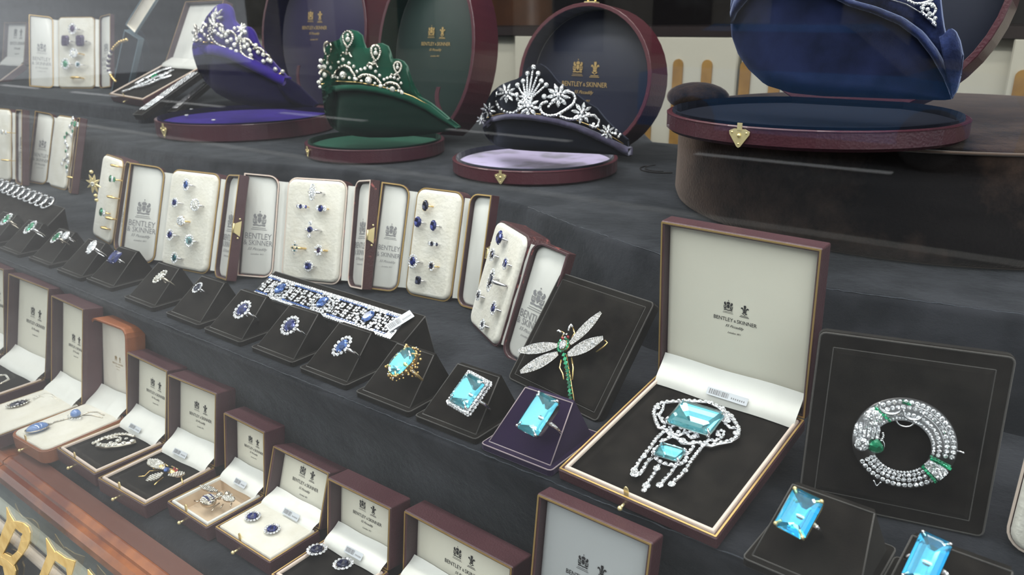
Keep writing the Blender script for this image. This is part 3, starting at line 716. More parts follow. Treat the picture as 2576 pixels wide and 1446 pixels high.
pz = lambda x, y: aty(x, y, CY)
a = pz(1602, 250); b = pz(1852, 250); zt = pz(1750, 92).z; zt2 = pz(1702, 148).z
sw = pz(1714, 250).x-pz(1690, 250).x
cabpart(a.x-.35, b.x-.004, -1.0, zt, [(pz(x, 250).x, -.62, zt2, sw) for x in (1702, 1774, 1630)])
c = pz(2190, 250)
cabpart(b.x+.004, c.x, -1.0, zt, [(pz(x, 250).x, -.62, zt2, sw) for x in (1870, 1945, 2020)])
cabpart(pz(2532, 200).x, pz(2532, 200).x+.5, -1.0, zt, [(pz(2572, 200).x, -.62, pz(2572, 175).z, sw)])
mb = MB(); mb.box((-2.4, CY+.026, -1.05), (.9, CY+.35, zt-.002)); mb.build('carcass', M_creamp, T)
mb = MB(); mb.box((-2.4, CY+.0, zt), (.9, CY+.36, zt+.02)); mb.build('worktop', mat('dark_cabinet_top', (.02, .014, .014), .35), T)
# blurred things deeper in the shop
M_fg = mat('chair_brown_leather', (.10, .035, .012), .45, var=((.16, .06, .02), 6, (.4, .7)))
def rearthing(name, label, cat, px0, py0, px1, py1, Y, m, dp=.25, shape='box'):
    A, B = aty(px0, py1, Y), aty(px1, py0, Y); w = B.x-A.x; z1 = B.z; z0 = -1.26 if shape != 'float' else A.z
    T = thing(name, label, cat, Matrix.Translation(((A.x+B.x)/2, Y, z0)))
    return T, w, z1-z0
T, w, h = rearthing('armchair', 'brown leather armchair back seen dimly behind the tiara cases', 'armchair', 1150, -60, 1345, 140, 2.7, M_fg)
mb = MB(); mb.prof(rrect(w, .16, .05, 4, -w/2, 0), [(.01, h*.45), (0, h*.5), (0, h-.05), (.015, h-.01), (.04, h)], smooth=True); mb.build('backrest', M_fg, T)
mb = MB(); mb.prof(rrect(w*1.15, .6, .05, 4, -w*.575, -.5), [(0, .25), (0, h*.42), (.02, h*.46)], smooth=True); mb.build('seat', M_fg, T)
for sx in (-1, 1):
    for yy in (-.42, .08):
        mb = MB(); mb.tube([(sx*w*.48, yy, 0), (sx*w*.48, yy, .26)], [.015, .025]); mb.build('leg', M_darkin, T)
M_plant = mat('dark_green_leaf', (.02, .12, .03), .4)
T, w, h = rearthing('potted_plant', 'green leafy plant blurred behind the tiara case lids', 'plant', 1385, -40, 1560, 120, 3.1, M_plant)
mb = MB(); mb.prof(lambda i: ell(0, 0, .14-i, .14-i, 16), [(.03, 0), (0, .24), (.01, .25), (.02, .22)]); mb.build('pot', M_darkin, T)
mb = MB(); rnd = random.Random(4)
for i in range(70):
    a, e_, l = rnd.uniform(0, 2*PI), rnd.uniform(.2, 1.5), rnd.uniform(.5, 1.0)
    p = Vector((0, 0, .22+rnd.uniform(.2, 1)*(h-.6))); q = p+Vector((math.cos(a)*math.cos(e_)*w*.8, math.sin(a)*math.cos(e_)*w*.8, math.sin(e_)*.4))*l
    mb.spindle(p, q, .03, 0, 4, .5, Vector((0, 0, 1)), .15)
mb.tube([(0, 0, .2), (0, 0, h-.2)], .012); mb.build('foliage', M_plant, T)
# ---------------------------------------------------------------- the street behind the viewer (seen mirrored in the glass)
ZG = -1.45
M_pave = mat('grey_paving', (.13, .13, .128), .7, bump=('noise', 6, .2, .01), var=((.075, .075, .075), 1.6, (.35, .65)))
M_road = mat('asphalt', (.045, .046, .05), .8, bump=('noise', 60, .3, .01), var=((.07, .07, .072), 1.2, (.4, .7)))
M_kerb = mat('pale_kerb_stone', (.24, .235, .225), .7); M_yline = mat('yellow_road_paint', (.75, .52, .05), .6); M_wline = mat('white_road_paint', (.75, .75, .75), .6)
M_stone = mat('pale_facade_stone', (.20, .19, .17), .8, var=((.14, .135, .12), .6, (.4, .6))); M_pane = mat('dark_window_pane', (.02, .024, .03), .1)
def slab(name, y0, y1, z0, z1, m, x0=-26, x1=14): mb = MB(); mb.box((x0, y0, z0), (x1, y1, z1)); return struct(name, mb, m)
slab('floor_outside', -5.0, .20, ZG-.2, ZG, M_pave); slab('trim_10', -5.16, -5.0, ZG-.2, ZG+.004, M_kerb); slab('floor_road', -14.0, -5.16, ZG-.32, ZG-.12, M_road); slab('floor_far_side', -17.6, -14.0, ZG-.2, ZG, M_pave)
def painted(label, segs, y, w, m):
    T = thing('road_marking', label, 'road marking', Matrix.Translation((segs[0][0], y, ZG-.12))); mb = MB()
    for a, b in segs: mb.box((a-segs[0][0], -w/2, .0005), (b-segs[0][0], w/2, .006))
    mb.build('paint', m, T)
painted('yellow painted line along the kerb, mirrored faintly in the glass', [(-26, -8), (-7.2, -5.6), (-4.4, -2.4), (-1.2, -.5), (1, 14)], -5.32, .11, M_yline)
painted('white painted line down the road, mirrored faintly in the glass', [(x, x+2.2) for x in range(-24, 12, 4)], -8.4, .14, M_wline)
mb = MB(); mb.box((-26, -18.2, ZG-.2), (14, -17.6, 10)); o = struct('wall_opposite', mb, M_stone)
wn = 1
for fl in range(3):
    for i in range(13):
        wn += 1; x = -24+i*2.9; mb = MB(); z = ZG+.6+fl*3.3; mb.box((x, -17.6, z), (x+1.5, -17.55, z+2.1)); mb.build('window_%d' % wn, M_pane, None, 'structure')
T = thing('car', 'blue car parked across the road, seen only as a blue reflection in the glass', 'car', Matrix.Translation((-2.9, -9.6, ZG-.12)))
M_cblue = mat('blue_car_paint', (.02, .12, .30), .25, coat=.8); M_tyre = mat('tyre_rubber', (.015, .015, .015), .8)
def cb(m, name, L, w, mi=0):
    mb = MB(); mb.loft([[(x, y, z) for x, z in L] for y in (-w, -w*.96, w*.96, w)], 0, (True, True), False); return mb.build(name, m, T)
cb(M_cblue, 'body', [(-2.1, .25), (2.1, .25), (2.15, .6), (2.0, .85), (1.0, .95), (-1.7, .98), (-2.1, .9)], .86)
cb(M_pane, 'windows', [(-1.7, .97), (1.0, .95), (.45, 1.38), (-1.35, 1.40)], .74); cb(M_cblue, 'roof', [(-1.35, 1.40), (.45, 1.38), (.3, 1.46), (-1.2, 1.48)], .72)
for x in (-1.35, 1.35):
    for y in (-.84, .84):
        mb = MB(); mb.X = Matrix.Translation((x, y, .32)) @ Matrix.Rotation(PI/2, 4, 'X'); mb.prof(lambda i: ell(0, 0, .32-i, .32-i, 20), [(.02, -.09), (0, -.07), (0, .07), (.02, .09), (.12, .08)]); mb.build('wheel', M_tyre, T)
# ---------------------------------------------------------------- front row of boxes
rad = math.radians
def hinge_box(label, o, yaw, w, d, lh, lean, **k):
    X = Vector((math.cos(rad(yaw)), math.sin(rad(yaw)), 0)); Y = Vector((-X.y, X.x, 0))
    return jewel_box(label, Vector(o)-Y*d, X, w, d, (lh*math.sin(rad(lean)), lh*math.cos(rad(lean))), **k)
GB = 'boxes along the front of the window'
RH = .0145
hinge_box('burgundy box at the far left edge, only its right lid corner in view', (-1.177, .330, -.40), 1, .100, .08, .110, 11, h=RH, group=GB, tagx=None)
BL1 = hinge_box('tall burgundy box with dark velvet at the left edge, second lid from the left', (-1.0586, .3263, -.40), 1.5, .1044, .082, .1097, 13, h=RH, group=GB)
BL2 = hinge_box('burgundy box holding a blue oval pendant brooch on cream, left of the orange box', (-.9286, .3242, -.40), -.3, .0772, .088, .109, 11, h=RH, cushion='cream', group=GB)
BOR = hinge_box('orange tan leather box with rounded corners and a cream silk lid', (-.8544, .3363, -.40), 2.8, .071, .088, .097, 9, h=.0145, leather=M_orange, trim=M_orange, cushion='cream', panel=M_silkc, r=.010, txt=M_goldink, tw=.3, group=GB)
B1 = px_box('burgundy box with black velvet holding a crescent brooch, right of the orange box', (141, 1127.5), (237, 1193), (433, 1122), (317, 885), (424, 933), -.40, h=RH, tagx=.3, group=GB)
B2 = px_box('burgundy box with black velvet holding a fly shaped brooch', (244, 1203), (363, 1271.5), (558, 1185), (424, 937), (543, 995), -.40, h=RH, tagx=.3, group=GB)
B3 = px_box('small dark box with sunken beige velvet holding a sapphire bee brooch', (419, 1262), (518.6, 1327.6), (676, 1252), (563, 1036.5), (666, 1088), -.40, h=RH, cushion='beige', tagx=.42, group=GB)
B4 = px_box('dark box with flat cream velvet holding a pair of round sapphire earrings', (539, 1326), (678, 1415), (811.5, 1339), (688, 1119), (829, 1192), -.40, h=RH, cushion='cream', tagx=.45, group=GB)
_fr = atz(823, 1352, -.40); 
B5 = hinge_box('burgundy box with black velvet holding two oval cluster earrings at the bottom edge', tuple(atz(823, 1352, -.40)), .6, (atz(982, 1436, -.40)-atz(823, 1352, -.40)).length, .056, .0535, 7, h=RH, tagx=.4, group=GB)
B6 = hinge_box('wide burgundy box at the bottom edge, only its low cream lid in view', (-.3715, .340, -.40), -1.6, .1049, .054, .0525, 6, h=RH, group=GB, tagx=None, tw=.36, ty=.40)
B7 = hinge_box('large dark box at the bottom edge with a pale grey lid lining', (-.2485, .330, -.40), -.9, .0820, .090, .117, 7.4, h=RH, lt=.014, group=GB, ty=.60, tw=.45, panel=mat('grey_silk_panel', (.47, .49, .50), .5, sheen=.2, bump=('noise', 8, .25, .004)))
BBIG = jewel_box('large burgundy box with gold edging and black velvet, propped open at the centre right', atz(1403, 1179, -.2785), Vector((math.cos(rad(-3.35)), math.sin(rad(-3.35)), 0)), .1128, .1249,
                 (.1199*math.sin(rad(7.4)), .1199*math.cos(rad(7.4))), rq=.12, h=.0090, lt=.0145, tilt=rad(10.9), tagx=.40, tw=.29, ty=.46, claspx=.45)
mb = MB(); mb.loft([[(x, y, z) for y, z in ((.02, -.0092), (.118, -.0092), (.112, -.0305))] for x in (.012, .100)]); mb.build('prop_wedge', M_black, BBIG[0])

# ---------------------------------------------------------------- upright ring cases
TB = dict(txt=(True, True))
RC = {}
def rc(k, label, o, yaw, lean, w, H, **kw): RC[k] = ring_case(label, Vector(o), yaw, lean, w, H, **kw)
rc('a', 'upright ring case cut by the left edge of the photo', (-1.7832, .5733, Z1), 7.7, 12, .125, .1366, doors=(0, 1), la=.5, ra=.35, latch=False)
rc('b', 'upright ring case with an emerald chain jewel, second from the left edge', (-1.5582, .6150, Z1), -1.4, 17, .0749, .1324, la=.55, ra=.3, latch=False)
rc('1', 'upright ring case turned sideways with gold and emerald rings', tuple(atz(236, 592, Z1)), -9, 17, .078, .118, doors=(0, 1), ra=.12, t=.022)
rc('2', 'upright gold edged ring case with pale and blue sapphire rings', (-.9119, .4690, Z1), 9.5, 18.5, .0830, .1217, la=.55, ra=.42)
rc('3', 'upright ring case with red scuffed edges in the middle of the row', (-.7469, .5241, Z1), 19, 17.5, .0787, .1201, la=.40, ra=.65, leather=M_scuff, trim=M_rimcream)
rc('4', 'upright gold edged ring case with dark sapphire rings, right of the red scuffed one', (-.5923, .5729, Z1), 6.4, 16, .0623, .1188, la=.52, ra=.25, txt=(True, False))
rc('5', 'worn red leather ring case turned away at the right end of the row', (-.4791, .5512, Z1), -30.2, 17.8, .0771, .1084, leather=M_scuff, trim=M_leather, doors=(0, 1), ra=-.42, latch=False, t=.024)
rc('0', 'ring case with purple stones on the block at the far left rear', tuple(atz(148, 222, ZB)), 27, 15, .1115, .190, la=.50, ra=.45, latch=False, group='ring cases on the rear block')

SAPG = lambda c: 'rings in the case '+c
rings_on(RC['2'][1], [
 (466, 464, 'oval', 'sapl', 'p', 11, 1.35, True, 'oval blue cluster ring at the top'),
 (438, 509, 'em', 'sap', 'p', 8, 1.0, True, 'square sapphire ring left in the second row'),
 (489, 515, 'round', 'old', 'p', 11, 1.0, True, 'round halo diamond ring right in the second row'),
 (454, 555, 'round', 'dia', 'y', 10, 1.0, False, 'diamond ring with a gold band in the centre'),
 (426, 590, 'round', 'sap', 'p', 10, 1.1, True, 'round deep blue cluster ring low on the left'),
 (474, 605, 'round', 'aq', 'p', 11, 1.0, True, 'round ice blue ring low on the right'),
 (437, 648, 'oval', 'teal', 'p', 10, 1.2, True, 'teal oval ring at the bottom')], 'rings in the case of pale sapphires', 'pale sapphire ring case', 1.5)
rings_on(RC['3'][1], [
 (784, 483, 'nav', 'dia', 'p', 21, 2.4, True, 'tall navette diamond ring at the top'),
 (756, 519, 'row5', 'sap', 'y', 9, 1.0, False, 'gold half hoop of sapphires and diamonds on the left'),
 (806, 524, 'row3', 'sap', 'y', 10, 1.0, False, 'gold three stone sapphire ring on the right'),
 (778, 577, 'trio', 'sap', 'p', 20, 1.6, False, 'upright three stone ring with a sapphire centre'),
 (740, 623, 'checker', 'teal', 'y', 19, 1.9, False, 'chequered navette ring low on the left'),
 (800, 629, 'flower', 'amy', 'y', 16, 1.3, False, 'daisy cluster ring with a gold band low on the right'),
 (774, 669, 'em', 'sap', 'p', 13, 1.0, True, 'square sapphire cluster ring at the bottom')], 'rings in the red scuffed case', 'red scuffed ring case', 1.1)
rings_on(RC['4'][1], [
 (1069, 517, 'oval', 'sapd', 'y', 12, 1.4, False, 'dark oval sapphire ring at the top'),
 (1050, 558, 'oval', 'sap', 'p', 12, 1.2, False, 'oval sapphire ring left in the second row'),
 (1089, 567, 'oval', 'sap', 'p', 12, 1.4, False, 'white banded sapphire ring right in the second row'),
 (1086, 613, 'row5', 'sapd', 'p', 9, 1.0, False, 'white gold half hoop ring in the centre'),
 (1037, 657, 'oval', 'sap', 'p', 16, 1.3, True, 'round sapphire and diamond cluster ring low on the left'),
 (1084, 669, 'em', 'sapd', 'y', 10, 1.2, True, 'small square sapphire ring with a gold band'),
 (1051, 705, 'em', 'sapd', 'p', 9, 1.2, False, 'dark square sapphire ring at the bottom')], 'rings in the case of dark sapphires', 'dark sapphire ring case', 1.2)
rings_on(RC['5'][1], [
 (1255, 597, 'oval', 'sap', 'p', 19, 1.2, False, 'big cushion sapphire ring with stepped shoulders at the top'),
 (1236, 640, 'oval', 'sapd', 'p', 17, 1.1, True, 'sapphire ring with baguette sides on the left'),
 (1269, 662, 'em', 'sap', 'p', 17, 1.2, True, 'lozenge sapphire ring on the right'),
 (1231, 704, 'nav', 'sapd', 'p', 32, 2.2, True, 'long navette ring with a domed sapphire'),
 (1202, 742, 'oval', 'sapd', 'p', 14, 1.1, True, 'domed sapphire ring low on the left'),
 (1239, 774, 'oval', 'sap', 'p', 19, 1.2, True, 'oval sapphire cluster ring low on the right'),
 (1212, 816, 'flower', 'sapd', 'p', 17, 1.1, False, 'white ring with dark stones at the bottom')], 'rings in the worn red case', 'worn red end case')
rings_on(RC['1'][1], [
 (279, 415, 'band', 'dia', 'y', 12, 1.0, False, 'plain gold ring at the top'),
 (277, 449, 'row5', 'em', 'y', 15, 1.0, False, 'emerald half hoop ring'),
 (270, 494, 'band', 'dia', 'y', 12, 1.0, False, 'gold ring in the middle'),
 (254, 533, 'row3', 'em', 'y', 13, 1.0, False, 'gold ring with a green stone'),
 (266, 547, 'band', 'dia', 'y', 14, 1.0, False, 'wide gold ring below the green stone'),
 (254, 572, 'band', 'dia', 'y', 12, 1.0, False, 'gold ring at the bottom')], 'rings in the sideways case', 'sideways ring case')
rings_on(RC['b'][1], [
 (188, 312, 'row3', 'em', 'y', 9, 1.0, False, 'small gold ring with a green stone at the top'),
 (170, 445, 'band', 'dia', 'y', 12, 1.0, False, 'gold ring at the foot')], 'rings in the second case', 'second case from the left edge')
rings_on(RC['a'][1], [
 (6, 332, 'row3', 'old', 'y', 8, 1.0, False, 'upper gold ring'), (5, 402, 'band', 'dia', 'y', 8, 1.0, False, 'lower gold ring')], 'rings at the left edge', 'ring case at the left edge')
rings_on(RC['0'][1], [
 (181, 72, 'oval', 'amy', 'p', 14, 1.2, True, 'purple ring at the top'),
 (163, 102, 'em', 'amy', 'p', 14, 1.2, False, 'purple cushion stone ring on the left'),
 (200, 102, 'em', 'amy', 'p', 15, 1.2, False, 'darker purple cushion stone ring on the right'),
 (184, 133, 'flower', 'pearl', 'y', 14, 1.0, False, 'gold and pearl cluster ring'),
 (163, 160, 'oval', 'em', 'p', 14, 1.2, True, 'emerald and diamond ring on the left'),
 (195, 162, 'em', 'teal', 'p', 8, 1.0, True, 'square green ring on the right'),
 (184, 194, 'band', 'dia', 'y', 11, 1.0, False, 'plain band at the bottom')], 'rings in the rear block case', 'rear block ring case')

# emerald chain jewel hanging in case b, gold star brooch on the edge of case 1
_o = cast
J = [(184, 298, 5, 0), (181, 310, 4, 1), (176, 318, 5, 0), (183, 330, 4, 1), (180, 342, 5, 0), (168, 335, 4, 1), (163, 345, 4, 1), (165, 358, 5, 0), (170, 368, 5, 0), (166, 380, 4, 1), (170, 392, 5, 0), (160, 402, 4, 0), (172, 408, 5, 0), (168, 420, 5, 1), (169, 431, 5, 0), (156, 412, 4, 0)]
M_ = RC['b'][1]; u, v, P = _o(M_, 170, 360); k = pxs(P); T = thing('emerald_drop', 'emerald and diamond chain jewel pinned down the case second from the left edge', 'brooch', M_ @ Matrix.Translation((u, v, 0)))
A, B = MB(), MB()
for x, y, q, mi in J:
    a, b, _ = _o(M_, x, y, .006); (A, B)[mi].gem((a-u, b-v, .0065), q*k, q*k*1.2, q*k*.6)
A.build('diamonds', G_dia, T); B.build('emeralds', G_em, T)
A = MB(); A.tube([((_o(M_, x, y, .006)[0]-u), (_o(M_, x, y, .006)[1]-v), .005) for x, y, q, m in J[:13]], .0010); A.build('chain', M_plat, T)
M_ = RC['1'][1]; F = frame(aty(235, 462, RC['1'][1].translation.y-.006), (.8, .6, 0), (0, 0, 1)); T = thing('star_brooch', 'pale gold star brooch on the left edge of the sideways ring case', 'brooch', F)
k = pxs(F.translation); mb = MB()
for i in range(8):
    a = PI/8+i*PI/4; mb.spindle((0, 0, 0), (19*k*math.cos(a), 26*k*math.sin(a), 0), 5*k, 0, 5, .3, Vector((0, 0, 1)))
for y in (-30, 30, -42): mb.ball((0, y*k, 0), 5*k)
mb.build('rays', M_brass, T); mb = MB(); mb.gem((0, 0, .002), 6*k, 6*k, 4*k); mb.build('centre_stone', G_diam, T)

# ---------------------------------------------------------------- velvet ring stands along the middle step
xs = [-1.178, -1.095, -1.0131, -.9301, -.8640, -.7642, -.6811, -.6099, -.5333, -.4609, -.3869, -.3203, -.2541]
ys = [.378, .378, .381, .379, .383, .3766, .3773, .3759, .3759, .3735, .3712, .3705, .3686]
lab = ['first from the left edge, under a pale green cluster ring', 'under the oval emerald ring', 'under the emerald ring beside a fan shaped ring', 'under the tall white diamond ring', 'under the square sapphire ring set in white', 'under the dark diamond cluster ring', 'under the oblong white bordered ring', 'under the violet blue round cluster ring', 'under the large round sapphire cluster ring', 'under the long oval sapphire cluster ring', 'under the aquamarine ring in textured gold', 'under the aquamarine ring with a pavé side', 'in dark purple velvet under the big aquamarine']
ST = []
M_pstand = VELV('purple_black_velvet', (.016, .009, .030), .35, (.8, .7, 1)); M_pedge = mat('pinkish_seam', (.30, .24, .26), .9, sheen=.4)
for i, (x, y) in enumerate(zip(xs, ys)):
    w = .0605; p = i == 12
    ST.append(ring_stand('velvet ring stand '+lab[i], (x-w, y, Z1), w, m=M_pstand if p else None, seam=M_pedge if p else None))
P = atz(1992, 1209, Z1+.036); ST.append(ring_stand('velvet ring stand under the bright blue topaz ring with gold claws', (P.x-.010, P.y-.042, Z1), .064, yaw=rad(-2)))
P = atz(2291, 1336, Z1+.036); ST.append(ring_stand('velvet ring stand at the bottom right under a long blue stone ring', (P.x-.010, P.y-.042, Z1), .064, yaw=rad(-2)))
GR = 'rings on velvet stands'
def sr(i, px, py, kind, stone, metal, s, ar, halo, label, **k): return ring(label, ST[i][1], px, py, kind, stone, metal, s, ar, halo, group=GR, **k)
sr(0, 14, 550, 'em', 'em', 's', 20, 1.3, True, 'pale green emerald and diamond cluster ring at the left edge', rot=-.3)
sr(1, 74, 570, 'em', 'em', 'p', 22, 1.35, True, 'oblong bright emerald ring with a diamond border', rot=-.3)
sr(2, 140, 595, 'em', 'em', 's', 20, 1.5, True, 'narrow emerald and diamond ring leaning beside a white fan', rot=-.3)
ring('white fan shaped diamond ring behind the narrow emerald one', ST[2][1], 164, 592, 'pear', 'dia', 'p', 14, 1.0, False, group=GR)
sr(3, 229, 620, 'nav', 'dia', 'p', 22, 1.5, False, 'silver white diamond crossover ring', rot=.4)
sr(4, 287, 646, 'em', 'sap', 'p', 19, 1.0, False, 'square bright sapphire ring between white bars')
sr(5, 400, 694, 'nav', 'old', 's', 24, 1.7, True, 'old diamond navette cluster ring with a dark setting', rot=-.5, hs='old')
sr(6, 495, 722, 'em', 'sapd', 'p', 17, 1.2, True, 'grey blue oblong stone in a white border', rot=-.4)
sr(7, 607, 777, 'oval', 'sap', 'p', 28, 1.12, True, 'violet blue oval sapphire in a round diamond cluster', rot=-.3)
sr(8, 727, 817, 'oval', 'sap', 'p', 29, 1.05, True, 'large deep blue sapphire in a full diamond cluster', rot=-.2)
sr(9, 858, 868, 'oval', 'sapl', 'p', 33, 1.5, True, 'elongated grey blue sapphire in a diamond cluster', rot=-.35)

def big_gem(T, hx, hy, H, z, pav, crown, kind='em', mets=M_plat, claws=True, cut=.26, name='stone'):
    """large step cut stone: clear crown over a bright faceted pavilion"""
    def oc(sx, sy, zz, c=cut):
        m = c*min(sx, sy)*1.0
        if kind == 'oval': return [(sx*math.copysign(abs(math.cos(t))**.72, math.cos(t)), sy*math.copysign(abs(math.sin(t))**.72, math.sin(t)), zz) for t in [2*PI*(i+.5)/16 for i in range(16)]]
        return [(sx, -sy+m, zz), (sx, sy-m, zz), (sx-m, sy, zz), (-sx+m, sy, zz), (-sx, sy-m, zz), (-sx, -sy+m, zz), (-sx+m, -sy, zz), (sx-m, -sy, zz)]
    mb = MB(); m = min(hx, hy)
    # crown
    mb.loft([oc(hx, hy, z), oc(hx, hy, z+H*.08), oc(hx-m*.13, hy-m*.13, z+H*.34), oc(hx-m*.28, hy-m*.28, z+H*.52), oc(hx-m*.40, hy-m*.40, z+H*.58)], 1, (False, True))
    # pavilion: steps down to a keel
    q = [(1, 0), (.86, -.16), (.66, -.36), (.42, -.58), (.16, -.74)]
    L = [oc(max(hx-m*(1-a), m*.04), max(hy-m*(1-a), m*.04), z+H*b*.9) for a, b in q]
    mb.loft(L, 0, (False, True))
    o = mb.build(name, [pav, crown], T)
    if claws:
        mb = MB()
        mb.loft([[(x*.9, y*.9, zz) for x, y, zz in oc(hx, hy, z-H*.75)], oc(hx+.0003, hy+.0003, z-H*.02)], 0, (True, False))
        for sx in (-1, 1):
            for sy in (-1, 1):
                a = Vector((sx*(hx-m*cut*.5), sy*(hy-m*cut*.5), z-H*.3)); b = Vector((sx*(hx-m*cut*.5), sy*(hy-m*cut*.5), z+H*.15)); c = Vector((sx*(hx-m*.42), sy*(hy-m*.42), z+H*.40))
                mb.tube([a, b, c], m*.09, 6); mb.ball(b, m*.14, 0, 7, 5)
        mb.build('claw_setting', mets, T)
    return o
def big_ring(i, label, px, py, hxp, hyp, pav, crown, metal, mets=None, kind='em', rot=0, side=None, tilt=0, Hk=.62, M=None):
    M = M or ST[i][1]; u, v, P = _o(M, px, py, .012); k = pxs(P); hx, hy = hxp*k, hyp*k; H = min(hx, hy)*Hk*1.5; R = .0105
    u, v, P = _o(M, px, py, R*1.38+H*1.0)
    T = thing('ring', label, 'ring', M @ Matrix.Translation((u, v, 0)) @ Matrix.Rotation(rot, 4, 'Z'), GR)
    zc = R*.35; z = R*1.38+H*.75
    mb = MB(); mb.tube([(R*math.cos(t), 0, zc+R*math.sin(t)) for t in [2*PI*j/28 for j in range(28)]], [.0011*(1+.7*max(0, math.sin(2*PI*j/28))) for j in range(28)], 7, 0, True); mb.build('shank', metal, T)
    big_gem(T, hx, hy, H, z, pav, crown, kind, mets or metal)
    if side:
        mb = MB(); n = 2*(int(hxp*.28)+int(hyp*.28)); 
        def per(a):
            a = (a % 1)*4; s_ = int(a); f = (a-s_)*2-1
            return [(hx, hy*f), (-hx*f, hy), (-hx, -hy*f), (hx*f, -hy)][s_]
        for row in (0, 1):
            for j in range(n):
                x, y = per((j+.5*row)/n); l = 1+.07; mb.gem((x*(l+.10*row), y*(l+.06*row), z-H*.12-row*H*.28), .95*min(hx, hy)*.17, .95*min(hx, hy)*.17, .0012, 0, n=7)
        mb.build('pave_gallery', side, T)
    else:
        mb = MB()
        for g in (-1, 1):
            for j in range(5): mb.gem((g*(R*.75+j*.0005), 0, zc+R*(.95-.16*j)), .0011, .0011, .0008)
        mb.build('shoulder_diamonds', G_dia, T)
    return T, k, z, H
T, k, z, H = big_ring(10, 'pale aquamarine cushion ring in an ornate textured gold mount', 1008, 905, 27, 40, G_aqp, G_aqg, M_yellow, kind='oval', rot=-.30)
mb = MB(); rnd = random.Random(2); hx, hy = 27*k, 40*k
for i in range(46):
    a = 2*PI*i/23+rnd.uniform(-.08, .08); q = 1.06+.14*(i >= 23)+rnd.uniform(0, .05); mb.ball((hx*q*math.cos(a), hy*q*math.sin(a), z-H*(.15+.45*(i >= 23))+rnd.uniform(-.001, .001)), rnd.uniform(2.4, 4.4)*k, 0, 6, 4)
for i in range(26):
    g = rnd.choice((-1, 1)); t = rnd.uniform(0, 1); mb.ball((g*(hx*.9+(1-t)*0), rnd.uniform(-.6, .6)*hy*t, .003+t*(z-H)), rnd.uniform(2.5, 4)*k, 0, 6, 4)
mb.build('gold_nugget_border', M_yellow, T)
mb = MB()
for i in range(9): a = 2*PI*i/9+.2; mb.gem((hx*1.2*math.cos(a), hy*1.2*math.sin(a), z-H*.2), 2.6*k, 2.6*k, 2*k)
mb.build('accent_diamonds', G_dia, T)
big_ring(11, 'pale blue emerald cut aquamarine ring with a pavé diamond side', 1172, 980, 33, 42, G_aqp, G_aqg, M_plat, rot=-.14, side=G_dia)
big_ring(12, 'big emerald cut aquamarine ring with four silver claws on dark purple velvet', 1350, 1038, 34, 54, G_aqp, G_aqg, M_plat, rot=-.12)
big_ring(13, 'vivid blue topaz ring with gold claws at the lower right', 2008, 1287, 40, 56, G_aqp2, G_tpg, M_plat, M_brass, rot=-.12)
big_ring(14, 'long turquoise blue stone ring at the bottom right edge', 2331, 1406, 37, 66, G_aqp2, G_tpg, M_plat, rot=-.10, side=None)

# ---------------------------------------------------------------- leaning pads with brooches
PDF, MDF = leaning_pad('black velvet display pad leaning back behind the dragonfly brooch', (-.3690, .4695, Z1+.001), -11.7, 37.5, .1029, .1013)
PBR, MBR = leaning_pad('large black velvet display pad standing behind the round diamond brooch', (-.1161, .4397, Z1+.001), 14.1, 7.2, .1016, .1092, border=.009)
def loc2(M, x, y, h=0): a, b, _ = _o(M, x, y, h); return a, b
# dragonfly
c0 = loc2(MDF, 1418, 868, .006); T = thing('dragonfly_brooch', 'diamond dragonfly brooch with an emerald tail on the black leaning pad', 'brooch', MDF @ Matrix.Translation((c0[0], c0[1], 0)))
k = pxs(MDF @ Vector((c0[0], c0[1], 0)))
def L2(x, y, h=.006): a, b = loc2(MDF, x, y, h); return Vector((a-c0[0], b-c0[1], h))
def wing(root, name, a, b, wpx, rows=5):
    A_, B_ = L2(*a, .007), L2(*b, .010); d = B_-A_; n = Vector((-d.y, d.x, 0)).normalized(); ln = d.length; w = wpx*k
    prof_ = lambda t: w*1.35*math.sin(PI*(.10+.82*t))**.9
    up = []; dn = []
    for i in range(15):
        t = i/14; q = max(prof_(t), .0001); p = A_+d*t; up.append(p+n*q); dn.append(p-n*q)
    mb = MB(); mb.loft([[p, p+Vector((0, 0, .0010))] for p in up] , 0, (False, False), False, False)
    mb = MB(); out = up+dn[::-1]; mb.loft([[p for p in out], [p+Vector((0, 0, .0010)) for p in out]]); W_ = mb.build('wing', M_silver, root)
    mb = MB(); st = 2.9*k
    m = int(ln/st)
    for i in range(m):
        t = (i+.6)/m; q = prof_(min(t, .97))-st*.35; p = A_+d*t; r_ = max(1, int(q*2/st))
        for j in range(r_+1): mb.gem(p+n*(-q+2*q*(j/r_ if r_ else .5))+Vector((0, 0, .0013)), st*.5, st*.5, st*.4, 0, n=6, pav=False)
    p = A_+d*.72; mb.gem(p+Vector((0, 0, .0018)), w*.42, w*.42, w*.3, 0); mb.build('pave_diamonds', G_dia, W_)
wing(T, 'w', (1404, 870), (1306, 884), 11); wing(T, 'w', (1405, 890), (1311, 937), 12)
wing(T, 'w', (1436, 866), (1514, 787), 10); wing(T, 'w', (1430, 893), (1519, 851), 12)
mb = MB(); P0 = L2(1421, 890); P1_ = L2(1441, 1010)
n = 12
for i in range(n):
    p = P0+(P1_-P0)*((i+.5)/n)+Vector((.0009*math.sin(i*.35), 0, .002)); mb.gem(p, 5.2*k, 5.6*k, 3.6*k, 0, 'em')
for i in range(14):
    a = 2*PI*i/14; mb.gem(L2(1418, 868)+Vector((15*k*math.cos(a), 18*k*math.sin(a), .001)), 3.6*k, 3.6*k, 2.6*k, 0, 'em')
mb.build('emerald_tail', G_em, T)
mb = MB(); mb.gem((0, 0, .0075), 11*k, 13*k, 8*k, 0, n=12); mb.build('centre_diamond', G_dia, T)
